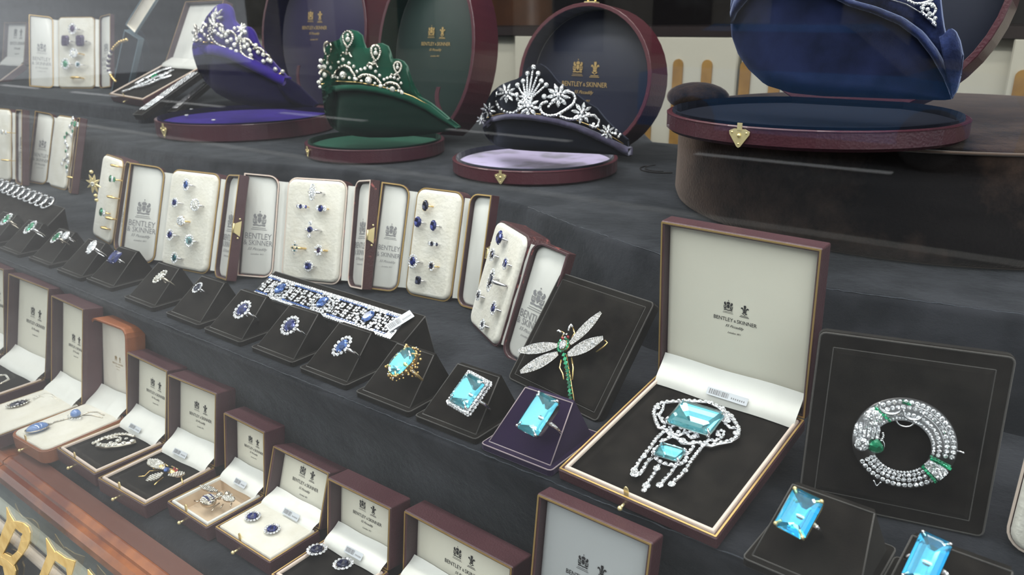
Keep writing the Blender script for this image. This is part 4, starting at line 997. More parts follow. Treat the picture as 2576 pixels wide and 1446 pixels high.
mb = MB(); mb.tube([P0+Vector((-.0016, 0, 0)), P0+(P1_-P0)*.5+Vector((-.0016, 0, 0)), P1_+Vector((-.0013, 0, 0))], .0006); mb.tube([P0+Vector((.0018, 0, 0)), P1_+Vector((.0016, 0, 0))], .0006)
for q in ([(1412, 905), (1408, 925), (1416, 940), (1418, 955)], [(1438, 900), (1442, 925), (1440, 955)], [(1500, 885), (1518, 872), (1528, 862), (1522, 856)], [(1438, 850), (1446, 838), (1440, 822)], [(1412, 850), (1420, 838), (1410, 832)]): mb.tube([L2(x, y) for x, y in q], .0007)
mb.ball((0, 0, .004), 15*k, 0, 10, 6, (1, 1.1, .4)); mb.build('gold_frame', M_yellow, T)
mb = MB(); mb.ball(L2(1415, 851, .009), 4.5*k); mb.ball(L2(1429, 848, .009), 4.5*k); mb.build('ruby_eyes', G_ruby, T)
mb = MB()
for q in ([(1412, 836), (1406, 831), (1402, 833)], [(1440, 822), (1437, 816), (1432, 822), (1430, 832)]):
    mb.tube([L2(x, y, .008) for x, y in q], .0009)
for x, y in ((1421, 848), (1418, 840), (1425, 840)): mb.gem(L2(x, y, .009), 3*k, 3*k, 2*k)
mb.build('antennae', G_dia, T)

# round diamond brooch
c0 = loc2(MBR, 2273, 1114, .004); T = thing('circle_brooch', 'round diamond buckle brooch with emerald lines and a green drop on the large pad', 'brooch', MBR @ Matrix.Translation((c0[0], c0[1], .0012)))
k = pxs(MBR @ Vector((c0[0], c0[1], 0))); R0, R1 = 119*k, 66*k
def ringpt(r, a): return (r*math.cos(a), r*math.sin(a))
off = (-4*k, -6*k)
mb = MB(); n = 60; o_ = [ringpt(R0, 2*PI*i/n) for i in range(n)]; i_ = [(x+off[0], y+off[1]) for x, y in [ringpt(R1, 2*PI*i/n) for i in range(n)]]
mb.loft([[(x, y, 0) for x, y in o_], [(x, y, .0035) for x, y in o_], [(x*.985, y*.985, .0042) for x, y in o_], [(x, y, .0042) for x, y in i_], [(x, y, 0) for x, y in i_], [(x, y, 0) for x, y in o_]], 0, (False, False)); mb.build('platinum_frame', M_plat, T)
mb = MB()
for r, q in ((109, 6.2), (95, 6.0), (81, 5.4), (70.5, 3.6)):
    m = int(2*PI*r/(q*2.05))
    for i in range(m):
        a = 2*PI*i/m; deg = math.degrees(a) % 360
        if 314 < deg < 352: continue
        if 150 < deg < 212: continue
        f = (1 if r > 90 else .93); mb.gem((r*k*math.cos(a)+(0 if r > 90 else off[0]*(1-(r-66)/30)), r*k*math.sin(a)+(0 if r > 90 else off[1]*(1-(r-66)/30)), .0043), q*k, q*k, q*k*.6, 0, n=7, pav=False)
mb.build('pave_diamonds', G_dia, T)
mb = MB()
for r in (102, 88, 76):                                          # engraved lines between the rows
    mb.tube([(r*k*math.cos(t), r*k*math.sin(t), .0044) for t in [rad(-6+a*5) for a in range(0, 19 if r > 90 else 16)]], .00035, 4)
for a0, cx, cy, r in ((0, -42, 92, 26), (0, 10, 84, 22), (0, -5, 62, 20)):
    mb.tube([((cx+r*math.cos(t))*k, (cy+r*.8*math.sin(t))*k, .0050) for t in [PI*.9+PI*1.2*i/12 for i in range(13)]], .0006, 5)
mb.build('scroll_lines', M_plat, T)
mb = MB()
for x, y, q in ((-77, 56, 23), (-93, -18, 18)): mb.gem((x*k, y*k, .0062), q*k, q*k, q*k*.5, 0, n=14)
mb.build('large_round_diamonds', G_dia, T)
mb = MB()
for j in range(6): x = -112+j*10.2; mb.gem((x*k, (20-abs(j-2.5)*1.5)*k, .0058), 4.6*k, 17*k, 5*k, 0, 'em')
for j in range(7):
    a = rad(-33+ (j-3)*0); t = -3+j; b = rad(-27-j*2.1); rr_ = 93; mb.gem((rr_*k*math.cos(b)+0, rr_*k*math.sin(b), .0058), 24*k, 2.9*k, 4*k, 0, 'em', b)
mb.build('baguette_diamonds', G_dia, T)
mb = MB()
for b in (-20.5, -44.5):
    for j in range(6): r = 70+j*8.6; mb.gem((r*k*math.cos(rad(b)), r*k*math.sin(rad(b)), .0060), 4.3*k, 4.0*k, 3.2*k, 0, 'em', rad(b))
for j in range(5): mb.gem(((-72+j*8)*k, (80-j*6)*k, .0060), 4.3*k, 3.4*k, 3*k, 0, 'em', -.6)
for j in range(3): mb.gem(((-14+j*6)*k, (108-j*1)*k, .0058), 5*k, 3.6*k, 3*k, 0, 'pear')
mb.build('emerald_lines', G_em, T)
mb = MB(); mb.gem((-61*k, -15*k, .0068), 17*k, 19*k, 10*k, 0, 'pear', 0, 14); mb.build('emerald_drop', G_em, T)
mb = MB(); mb.tube([((-61+19*math.cos(t))*k, (-15+21*math.sin(t))*k, .005) for t in [2*PI*i/16 for i in range(16)]], .0004, 5, 0, True)
for j in range(5): mb.ball(((-50+2*math.sin(j))*k, (22-j*5)*k, .0065), 3.2*k)
mb.tube([(119*k, 2*k, .001), (131*k, 1*k, .002)], .0007, 6); mb.ball((131*k, 1*k, .002), .0009)
mb.tube([((-54+j*2.2)*k, (-112-14*math.sin(j/8*PI))*k, .003) for j in range(9)], .0006, 5)
mb.build('pin_and_chain', M_plat, T)

# ---------------------------------------------------------------- bracelet on its long pad
o = Vector((-.6795, .4422, -.2670)); M_ = frame(o, (math.cos(rad(-.8)), math.sin(rad(-.8)), 0), (0, math.sin(rad(60)), math.cos(rad(60))))
T = thing('bracelet_pad', 'long black velvet pad under the sapphire panel bracelet', 'display pad', M_)
mb = MB(); w, h = .2196, .0330
a = [(0, -.001, 0), (w, -.001, 0), (w, h, 0), (0, h, 0)]; inv = M_.inverted()
b = [inv @ Vector((p.x+dx, p.y+dy, Z1)) for p, dx, dy in [(M_ @ Vector(q), dx, dy) for q, dx, dy in zip(a, (-.002, .006, .006, -.002), (-.008, -.008, .004, .004))]]
mb.loft([b, a]); mb.build('wedge', M_black, T)
mb = MB()
for i in range(4): mb.tube([a[i], a[(i+1) % 4]], .0005, 5); mb.tube([a[i], b[i]], .0004, 5)
mb.build('seam_edge', M_blackedge, T)
MB_ = M_
cs = [loc2(MB_, *p, .003) for p in ((669, 690), (1018, 788), (995, 853), (641, 740))]
x0, x1 = min(c[0] for c in (cs[0], cs[3])), max(c[0] for c in (cs[1], cs[2])); y0, y1 = (cs[2][1]+cs[3][1])/2, (cs[0][1]+cs[1][1])/2
x0 = (cs[0][0]+cs[3][0])/2; x1 = (cs[1][0]+cs[2][0])/2; bw = x1-x0; bh = y1-y0
T = thing('panel_bracelet', 'wide diamond panel bracelet with three oval sapphires lying on the long pad', 'bracelet', MB_ @ Matrix.Translation((x0, y0, .0004)))
mb = MB(); mb.box((0, 0, 0), (bw, bh*.16, .0018)); mb.box((0, bh*.84, 0), (bw, bh, .0018)); mb.box((0, 0, 0), (.003, bh, .0018)); mb.box((bw-.008, 0, 0), (bw, bh, .0022))
for i in range(27):
    x = bw*(i+.5)/27
    for yy in (.32, .5, .68):
        if (i+int(yy*10)) % 2: mb.tube([(x-bw/60, bh*yy, .001), (x+bw/60, bh*(yy), .001)], .0006, 4)
        else: mb.tube([(x, bh*(yy-.1), .001), (x, bh*(yy+.1), .001)], .0006, 4)
mb.build('openwork_frame', M_plat, T)
us = [loc2(MB_, *p, .004)[0]-x0 for p in ((707, 725), (810, 762), (926, 797))]
mb = MB(); mb2 = MB(); q = bh*.062; n = int(bw/(q*1.9))
for i in range(n):
    x = bw*(i+.5)/n
    for yy in (.05, .95): mb.gem((x, bh*yy, .0019), q, q, q*.7, 0, n=6, pav=False)
    if i % 3 != 0:
        for yy in (.25, .375, .625, .75): mb.gem((x, bh*(yy+.03*math.sin(i*1.3)), .0019), q*.95, q*.95, q*.7, 0, n=6, pav=False)
    if i % 4 in (0, 1): mb.gem((x, bh*.5, .0019), q*1.1, q*.9, q*.7, 0, n=6, pav=False)
for u_ in us:
    for i in range(20):
        a_ = 2*PI*i/20; e1 = .30+.13*abs(math.cos(3*a_)); mb.gem((u_+bh*e1*1.25*math.cos(a_), bh*.5+bh*e1*math.sin(a_), .0026), q*1.1, q*1.1, q*.8, 0, n=6)
mb.build('diamonds', G_dia, T)
for i in range(int(n*.8)):
    x = bw*(i+.5)/(n*.8)
    if min(abs(x-u_) for u_ in us) > bh*.45:
        for yy in (.14, .86): mb2.gem((x, bh*yy, .0019), q*1.0, q*.55, q*.5, 0, 'em', pav=False)
mb2.build('sapphire_lines', G_sapl, T)
mb = MB()
for u_ in us: mb.gem((u_, bh*.5, .0042), bh*.20, bh*.26, bh*.13, 0, 'round', -.25, 14)
mb.build('oval_sapphires', G_sapl, T)
F = MB_ @ Matrix.Translation((x0+bw-.004, y0+bh*.20, .0045)) @ Matrix.Rotation(.15, 4, 'Y') @ Matrix.Rotation(1.15, 4, 'Z'); E_ = thing('price_label', 'small white barcode label at the right end of the panel bracelet', 'label', F); barcode(E_, Matrix.Identity(4), bh*.95, bh*.36)
# link bracelet at the left on its pad
o = atz(0, 560, Z1); P_ = [(-30, 462), (125, 518)]
yb = .43
A_, B_ = aty(-40, 455, yb+.03), aty(128, 520, yb+.03)
F = frame(Vector((A_.x-.06, .415, Z1)), (1, 0, 0), (0, .8, .6)); T = thing('bracelet_pad', 'black velvet pad under the white link bracelet at the left edge', 'display pad', F)
mb = MB(); L_ = B_.x+.05-A_.x+.06; a = [(0, .006, .012), (L_, .006, .012), (L_, .062, .012), (0, .062, .012)]; b = [F.inverted() @ Vector(((F @ Vector(q)).x, (F @ Vector(q)).y, Z1)) for q in a]; mb.loft([b, a]); mb.build('wedge', M_black, T)
mb = MB(); [mb.tube([a[i], a[(i+1) % 4]], .0006, 5) for i in range(4)]; mb.build('seam_edge', M_blackedge, T)
F2 = F @ Matrix.Translation((0, 0, .0125)); q0 = loc2(F2, -60, 443, .003); q1 = loc2(F2, 126, 512, .003); kk = pxs(F2.translation)
T = thing('link_bracelet', 'white diamond link bracelet on the pad at the left edge', 'bracelet', F2 @ Matrix.Translation((q0[0], q0[1], 0)))
mb = MB(); mb2 = MB(); d = Vector((q1[0]-q0[0], q1[1]-q0[1], 0)); n = 14; st = d.length/n; tt = d.normalized(); nn = Vector((-tt.y, tt.x, 0))
for i in range(n):
    c = d*((i+.5)/n)+Vector((0, 0, .002))
    mb.tube([c+tt*st*.62*math.cos(t)+nn*st*.50*math.sin(t) for t in [2*PI*j/12 for j in range(12)]], .0016, 5, 0, True)
    for j in range(10): t = 2*PI*j/10; mb2.gem(c+tt*st*.5*math.cos(t)+nn*st*.5*math.sin(t)+Vector((0, 0, .0014)), .0014, .0014, .001, 0, n=6, pav=False)
mb.build('links', M_plat, T); mb2.build('pave_diamonds', G_dia, T)

# ---------------------------------------------------------------- jewels in the front boxes
def jewel(name, label, cat, M, px, py, h=.0): a, b, P = _o(M, px, py, h); return thing(name, label, cat, M @ Matrix.Translation((a, b, h))), pxs(P), (lambda x, y, z=0: (lambda q: Vector((q[0]-a, q[1]-b, z)))(_o(M, x, y, h+z)))
def pave_path(mb, mb2, pts, r, step=1.7, z=0):
    """a metal wire with brilliants along it"""
    pts = [Vector(p) for p in pts]; mb.tube(pts, r, 6)
    for a, b in zip(pts, pts[1:]):
        n = max(1, int((b-a).length/(r*step)))
        for i in range(n): p = a+(b-a)*((i+.5)/n); mb2.gem(p+Vector((0, 0, r*.8)), r*.95, r*.95, r*.7, 0, n=6, pav=False)
# aquamarine pendant brooch in the big box
T, k, Q = jewel('pendant_brooch', 'large aquamarine and diamond pendant brooch in the propped open box', 'brooch', BBIG[1], 1748, 1052, -.002)
def quadgem(pts, zc, name):
    c = [Q(x, y, zc) for x, y in pts]; ctr = sum(c, Vector())/4; hx = ((c[1]-c[0]).length+(c[2]-c[3]).length)/4; hy = ((c[3]-c[0]).length+(c[2]-c[1]).length)/4
    ang = math.atan2((c[1]-c[0]).y, (c[1]-c[0]).x); return ctr, hx, hy, ang
ctr, hx, hy, ang = quadgem([(1673, 1062), (1788, 1098), (1824, 1038), (1711, 1008)], .008, 's')
def sub_gem(ctr, hx, hy, ang, H, name):
    o = big_gem(T, hx, hy, H, 0, G_aqp, G_aqg, 'em', M_plat, False, .30, name); o.matrix_local = Matrix.Translation((ctr.x, ctr.y, ctr.z)) @ Matrix.Rotation(ang, 4, 'Z')
    mb = MB(); mb.X = Matrix.Translation((ctr.x, ctr.y, 0)) @ Matrix.Rotation(ang, 4, 'Z')
    mb.prof(lambda i: rrect(2*hx-2*i, 2*hy-2*i, .003, 2, -hx+i, -hy+i)(0), [(.002, .0008), (-.0003, ctr.z), (.0008, ctr.z)], caps=(True, False))
    for sx in (-1, 1):
        for sy in (-1, 1): mb.tube([(sx*hx*.93, sy*hy*.88, .001), (sx*hx*.95, sy*hy*.9, ctr.z+H*.2), (sx*hx*.85, sy*hy*.78, ctr.z+H*.38)], .0009, 6)
    mb.build('claw_setting', M_plat, T)
sub_gem(ctr, hx, hy, ang, .0085, 'aquamarine')
ct2, hx2, hy2, an2 = quadgem([(1642, 1143), (1708, 1163), (1726, 1133), (1662, 1113)], .005, 's')
sub_gem(ct2, hx2, hy2, an2, .0055, 'drop_aquamarine')
g5 = lambda L: [Q(1180+x/2.648, 900+y/2.648, .003) for x, y in L]
A_, B_ = MB(), MB(); r_ = 6.0*k
OUT = [(1300, 300), (1245, 325), (1230, 375), (1245, 430), (1265, 470), (1310, 480), (1340, 515), (1390, 540), (1420, 570), (1470, 575), (1520, 565), (1560, 580), (1610, 590), (1660, 575), (1740, 560), (1790, 530), (1798, 480), (1770, 430), (1745, 385), (1700, 365), (1660, 330), (1600, 300), (1520, 295), (1450, 290), (1380, 295), (1300, 300)]
pave_path(A_, B_, g5(OUT), r_)
INN = [[(1300, 300), (1290, 350), (1265, 390), (1290, 430), (1330, 450)], [(1330, 460), (1360, 510), (1400, 520), (1440, 500), (1430, 470), (1400, 475)], [(1440, 500), (1480, 540), (1530, 530), (1520, 490), (1480, 490)], [(1560, 575), (1600, 550), (1640, 555), (1690, 530), (1700, 490), (1660, 490), (1650, 520)], [(1700, 380), (1730, 410), (1700, 440), (1740, 470), (1780, 470)], [(1690, 330), (1720, 400), (1690, 430)]]
for L in INN: pave_path(A_, B_, g5(L), r_*.8)
for x, y, q in ((1255, 330, 8), (1260, 375, 6), (1285, 400, 5), (1420, 548, 9), (1500, 520, 7), (1660, 510, 7), (1780, 500, 9), (1725, 420, 7), (1600, 295, 6), (1395, 490, 6), (1750, 545, 6), (1300, 455, 5)): B_.gem(Q(1180+x/2.648, 900+y/2.648, .005), q*k, q*k, q*k*.5, 0, n=10)
# drop border and fringe
for i in range(18):
    a = 2*PI*i/18; p = ct2+Vector((hx2*1.22*math.cos(a), hy2*1.35*math.sin(a), -.002)); B_.gem(p, 6.2*k, 6.2*k, 4*k, 0, n=8); 
A_.tube([ct2+Vector((hx2*1.22*math.cos(2*PI*i/18), hy2*1.35*math.sin(2*PI*i/18), -.0035)) for i in range(18)], 3.2*k, 6, 0, True)
FR_ = [[(1300, 495), (1250, 540), (1215, 590), (1190, 620), (1160, 660), (1130, 700), (1105, 750), (1112, 790)], [(1215, 670), (1185, 700), (1160, 750), (1130, 785)], [(1265, 715), (1250, 745), (1225, 790), (1195, 830), (1170, 880)], [(1380, 720), (1345, 770), (1320, 800), (1285, 835), (1265, 860)], [(1560, 590), (1520, 640), (1480, 690), (1450, 740), (1410, 790), (1360, 830), (1330, 850)], [(1500, 590), (1470, 630), (1440, 650)], [(1350, 530), (1310, 545), (1270, 565)]]
for L in FR_: pave_path(A_, B_, g5(L), r_*.88, 1.9)
for x, y, q in ((1105, 770, 12), (1100, 745, 9), (1180, 850, 10), (1165, 880, 7), (1250, 735, 9), (1270, 845, 9), (1350, 840, 9), (1440, 750, 7), (1165, 655, 7)): B_.gem(Q(1180+x/2.648, 900+y/2.648, .005), q*k, q*k, q*k*.5, 0, 'round', .3, n=8)
A_.build('platinum_scrolls', M_plat, T); B_.build('diamonds', G_dia, T)
# crescent brooch
T, k, Q = jewel('crescent_brooch', 'open diamond crescent brooch in the box right of the orange one', 'brooch', B1[1], 293, 1114, -.002)
A_, B_ = MB(), MB(); g2 = lambda L, z=.003: [Q(x/2.678, 640+y/2.678, z) for x, y in L]
pave_path(A_, B_, g2([(620, 1280), (700, 1240), (790, 1215), (860, 1215), (905, 1228)]), 4.4*k); pave_path(A_, B_, g2([(655, 1290), (720, 1300), (800, 1290), (870, 1275), (915, 1262)]), 7*k)
pave_path(A_, B_, g2([(650, 1275), (700, 1285), (760, 1280), (810, 1260), (815, 1240), (780, 1232), (720, 1250)]), 3.6*k)
for x, y in ((745, 1265), (790, 1250), (850, 1240)): B_.gem(Q(x/2.678, 640+y/2.678, .005), 5*k, 5*k, 3*k)
A_.build('setting', M_silver, T); B_.build('diamonds', G_diam, T)
# fly brooch
T, k, Q = jewel('fly_brooch', 'fly brooch with diamond wings, gold legs and a blue stone on black velvet', 'brooch', B2[1], 412, 1187, -.002)
g7 = lambda x, y, z=.006: Q(x/3.243, 1000+y/3.243, z)
def leafwing(T, a, b, w, m=M_silver, gm=G_diam, name='wing', st=2.6):
    a, b = Vector(a), Vector(b); d = b-a; n = Vector((-d.y, d.x, 0)).normalized(); f = lambda t: w*math.sin(PI*min(1, (t*.92+.08)))**.7*(.5+.5*t)
    up = [a+d*t+n*f(t) for t in [i/8 for i in range(9)]]; dn = [a+d*t-n*f(t) for t in [i/8 for i in range(9)]]; mb = MB(); out = up+dn[::-1]
    mb.loft([out, [p+Vector((0, 0, .0012)) for p in out]]); W_ = mb.build(name, m, T); mb = MB(); s = st*k; q = max(2, int(d.length/(s*2)))
    for i in range(q):
        t = (i+.5)/q; r = f(t)-s*.5; c = max(0, int(r/s))
        for j in range(-c, c+1): mb.gem(a+d*t+n*(j*s*1.9*.5)+Vector((0, 0, .0014)), s*.9, s*.9, s*.6, 0, n=6, pav=False)
    mb.build('pave_diamonds', gm, W_)
leafwing(T, g7(1340, 590), g7(1215, 510), 22*k); leafwing(T, g7(1330, 620), g7(1195, 690), 20*k); leafwing(T, g7(1370, 640), g7(1510, 625), 16*k)
mb = MB(); mb.ball(g7(1400, 605), 11*k, 0, 8, 5, (1.6, .8, .6)); mb.ball(g7(1320, 570), 8*k); 
for L in ([(1300, 590), (1220, 600), (1180, 640), (1130, 645)], [(1330, 650), (1290, 680), (1260, 712)], [(1410, 640), (1480, 650), (1490, 695)], [(1370, 560), (1340, 540)], [(1400, 560), (1450, 585)]): mb.tube([g7(x, y, .004) for x, y in L], .0007)
mb.build('gold_body', M_yellow, T); mb = MB(); mb.ball(g7(1358, 588, .009), 8*k, 0, 10, 6, (1, 1, .7)); mb.build('blue_cabochon', G_sapl, T)
mb = MB(); mb.ball(g7(1425, 580, .008), 4*k); mb.ball(g7(1440, 592, .008), 4*k); mb.build('eyes', G_ruby, T)
# bee brooch
T, k, Q = jewel('bee_brooch', 'bee brooch with sapphire and diamond striped body on beige velvet', 'brooch', B3[1], 545, 1262, -.011)
g7 = lambda x, y, z=.010: Q(x/3.243, 1000+y/3.243, z)
c = g7(1700, 840); e1 = (g7(1780, 800)-c).normalized(); e2 = Vector((-e1.y, e1.x, 0))
mb = MB(); mb.ball(c-Vector((0, 0, .001)), 19*k, 0, 12, 7, (1.1, 1, .7)); mb.ball(g7(1790, 800), 10*k, 0, 10, 6); mb.ball(g7(1855, 790), 9*k)
for L in ([(1640, 830), (1610, 850), (1585, 840)], [(1790, 860), (1750, 890), (1730, 925)], [(1820, 870), (1800, 900)], [(1890, 860), (1880, 890)]): mb.tube([g7(x, y, .004) for x, y in L], .0007)
mb.build('gold_body', M_silver, T); A_, B_ = MB(), MB()
for i in range(-4, 5):
    for j in range(-4, 5):
        u_, v_ = i*4.2*k, j*4.2*k
        if u_*u_+v_*v_ < (18*k)**2: (A_ if i in (-1, 2) else B_).gem(c+e1*u_+e2*v_+Vector((0, 0, math.sqrt(max(0, (19*k)**2-u_*u_-v_*v_))*.7)), 2.4*k, 2.4*k, 1.6*k, 0, n=6)
for i in range(14): B_.gem(g7(1770+i*9, 810-20*math.sin(i*.6)+rnd.uniform(-14, 14), .014), 3*k, 3*k, 2*k)
A_.build('sapphires', G_sap, T); B_.build('diamonds', G_diam, T)
leafwing(T, g7(1775, 770, .014), g7(1630, 725, .017), 13*k, st=2.2); leafwing(T, g7(1820, 810, .014), g7(1910, 850, .016), 15*k, st=2.2)
# earrings
def earring(label, B, px, py, s, ar, st, group, rot=0, h=.004):
    T, k, Q = jewel('earring', label, 'earring', B[1], px, py, .001); T['group'] = group
    mb = MB(); mb.tube([(0, 0, -.004), (0, 0, h)], .0006); mb.loft([[(q*s*k/ar*math.cos(t), q*s*k*math.sin(t), z) for t in [2*PI*i/12 for i in range(12)]] for q, z in ((.4, h-.003), (.95, h))]); mb.build('setting', M_plat, T)
    mb = MB(); mb.X = Matrix.Rotation(rot, 4, 'Z'); mb.gem((0, 0, h+.0005), s*k/ar*.62, s*k*.62, s*k*.3, 0, n=12); mb.build('stone', st, T)
    mb = MB(); mb.X = Matrix.Rotation(rot, 4, 'Z'); halo_on(mb, s*k/ar*.84, s*k*.84, s*k*.17, h, 14); mb.build('diamond_border', G_dia, T)
earring('left round sapphire and diamond earring on flat cream velvet', B4, 637, 1308, 21, .95, G_sap, 'pair of sapphire earrings on cream velvet', -.4)
earring('right round sapphire and diamond earring on flat cream velvet', B4, 686, 1340, 21, .95, G_sap, 'pair of sapphire earrings on cream velvet', -.4)
earring('left oval dark sapphire cluster earring in the black velvet box', B5, 798, 1392, 27, 1.15, G_sapd, 'pair of oval cluster earrings on black velvet', -.75)
earring('right oval dark sapphire cluster earring in the black velvet box', B5, 864, 1428, 27, 1.15, G_sapd, 'pair of oval cluster earrings on black velvet', -.75)
# pendants on cream at the left
T, k, Q = jewel('pendant', 'blue oval pendant brooch with a diamond border and chain, left box on cream', 'pendant', BL2[1], 45, 1014, .001)
A_, B_, C_ = MB(), MB(), MB(); c = Q(45, 1014, .004); e1 = (Q(75, 1004, .004)-Q(15, 1022, .004)); L_ = e1.length/2; e1.normalize(); an = math.atan2(e1.y, e1.x)
C_.gem(c, L_*.72, L_*.40, L_*.2, 0, 'round', an, 14); C_.build('blue_stone', G_sapd, T)
for i in range(22): a = 2*PI*i/22; B_.gem(c+e1*L_*.95*math.cos(a)+Vector((-e1.y, e1.x, 0))*L_*.58*math.sin(a), 2.6*k, 2.6*k, 1.8*k)
for x, y in ((85, 1002), (91, 999), (97, 996)): B_.gem(Q(x, y, .003), 3*k, 3*k, 2*k)
A_.loft([[c+e1*L_*q*math.cos(t)+Vector((-e1.y, e1.x, 0))*L_*q*.62*math.sin(t)+Vector((0, 0, z)) for t in [2*PI*i/16 for i in range(16)]] for q, z in ((.6, -.003), (1, -.0005))])
A_.tube([Q(x, y, .001) for x, y in ((97, 996), (115, 990), (130, 992), (142, 1002))], .0005); A_.tube([Q(x, y, .001) for x, y in ((97, 996), (112, 1000), (130, 998), (148, 1008))], .0005); A_.build('setting_and_chain', M_silver, T); B_.build('diamonds', G_diam, T)
T, k, Q = jewel('pendant', 'moonstone drop pendant with two pale blue cabochons in the orange box', 'pendant', BOR[1], 100, 1078, .001)
A_, B_, C_ = MB(), MB(), MB(); c = Q(94, 1076, .005); e1 = (Q(120, 1068, .005)-Q(68, 1084, .005)).normalized(); e2 = Vector((-e1.y, e1.x, 0))
def cab(mb, c, a, b, h):
    mb.loft([[c+e1*a*q*math.cos(t)+e2*b*q*math.sin(t)+Vector((0, 0, z*h)) for t in [2*PI*i/16 for i in range(16)]] for q, z in ((.9, -.4), (1, 0), (.85, .5), (.55, .85), (.2, 1))], 0, (True, True), True)
cab(C_, c, 26*k, 17*k, 12*k); c2 = Q(190, 1040, .006); cab(C_, c2, 13*k, 13*k, 11*k); C_.build('moonstones', G_moon, T)
for i in range(16): B_.gem(Q(188+18*math.cos(i*.39), 1053+6*math.sin(i*.39)-6, .004), 2.4*k, 2.4*k, 1.6*k)
for x, y in ((124, 1066), (130, 1064), (137, 1060), (145, 1058), (153, 1056), (160, 1054)): B_.gem(Q(x, y, .003), 2.6*k, 2.6*k, 1.8*k)
A_.tube([Q(x, y, .002) for x, y in ((118, 1070), (140, 1060), (165, 1054), (205, 1044), (225, 1036), (245, 1036), (262, 1044))], .0006); A_.tube([Q(x, y, .002) for x, y in ((205, 1044), (230, 1044), (258, 1050))], .0005)
A_.tube([c+e1*27*k*math.cos(t)+e2*18*k*math.sin(t) for t in [2*PI*i/18 for i in range(18)]], .0006, 5, 0, True); A_.build('setting_and_chain', M_silver, T); B_.build('diamonds', G_diam, T)
T, k, Q = jewel('brooch', 'pale scrolled silver brooch on dark velvet in the second box from the left', 'brooch', BL1[1], 4, 958, .001)
A_, B_ = MB(), MB(); pave_path(A_, B_, [Q(x, y, .003) for x, y in ((-25, 965), (-5, 945), (15, 945), (22, 955), (10, 962), (-5, 968))], 3*k); A_.build('setting', M_silver, T); B_.build('diamonds', G_diam, T)
# ---------------------------------------------------------------- tiara cases and tiaras
C3 = tiara_case('burgundy tiara case lined in dark blue with a pale lilac floor, third from the left', (-.632, .872, Z2+.0005), .113, .019, M_lilac, M_navysilk, M_navysilk, mat('scratched_case_leather', (.075, .018, .026), .38, bump=('vor', 420, .3, .0006), coat=.25, var=((.30, .12, .10), 70, (.70, .76))), lean=7, lt=.050, clasp_px=(1260, 443), lidclasp=True, lk=.94, ts=.72, txy=-.10, tx=-.10)
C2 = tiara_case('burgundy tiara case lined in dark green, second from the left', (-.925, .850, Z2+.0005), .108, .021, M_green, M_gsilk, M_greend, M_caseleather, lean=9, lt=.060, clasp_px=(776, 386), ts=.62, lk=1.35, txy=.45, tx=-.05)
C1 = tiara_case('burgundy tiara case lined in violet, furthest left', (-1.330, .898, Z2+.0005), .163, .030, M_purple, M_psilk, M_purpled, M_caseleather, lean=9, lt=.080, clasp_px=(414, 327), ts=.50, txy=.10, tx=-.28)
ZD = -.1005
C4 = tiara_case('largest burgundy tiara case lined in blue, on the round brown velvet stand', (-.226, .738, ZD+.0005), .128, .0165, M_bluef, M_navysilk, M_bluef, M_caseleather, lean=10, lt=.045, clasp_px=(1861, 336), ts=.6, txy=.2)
mb = MB(); L_ = C4[2]
mb.X = L_; mb.prof(rrect(.052, .030, .006, 4, .032, .012), [(0, -.026), (0, -.020), (.002, -.018)], caps=(False, True), smooth=True); mb.build('silk_flap', M_bluel, C4[0])
# round brown velvet stand
T = thing('round_stand', 'large round brown velvet stand under the biggest tiara case', 'display stand', Matrix.Translation((-.17, .955, Z2)))
mb = MB(); H = ZD-Z2; f = lambda i: [((.262-i)*math.cos(2*PI*k/96)*(1+.004*math.sin(6*PI*k/96)), (.262-i)*math.sin(2*PI*k/96)) for k in range(96)]
mb.prof(f, [(.012, 0), (.003, .004), (0, .012), (.0005, H*.5), (0, H-.008), (.002, H-.002), (.006, H)], smooth=True); mb.build('drum', M_brown, T)
mb = MB(); mb.tube([(x, y, H-.0035) for x, y in f(-.0006)], .0014, 6, 0, True); mb.build('piped_seam', M_bseam, T)
mb = MB(); mb.ball(T.matrix_world.inverted() @ aty(1755, 244, .93), .040, 0, 20, 12, (1, .7, .45)); mb.build('cloth_fold', M_brown, T)
mb = MB(); rr_ = [Vector((-.29, -.03+.012*math.cos(t), .0006)) for t in range(2)]; T2_ = thing('cord', 'thin dark cord lying on the cloth beside the brown stand', 'cord', Matrix.Translation(atz(1655, 430, Z2)))
mb.tube([(.03*math.cos(t), .03*math.sin(t)+.012, .001) for t in [PI*.9+PI*.9*i/16 for i in range(17)]], .0008, 5); mb.tube([(.022*math.cos(t), .026*math.sin(t)+.012, .0022) for t in [PI*.8+PI*.9*i/16 for i in range(17)]], .0007, 5); mb.build('strand', M_black, T2_)

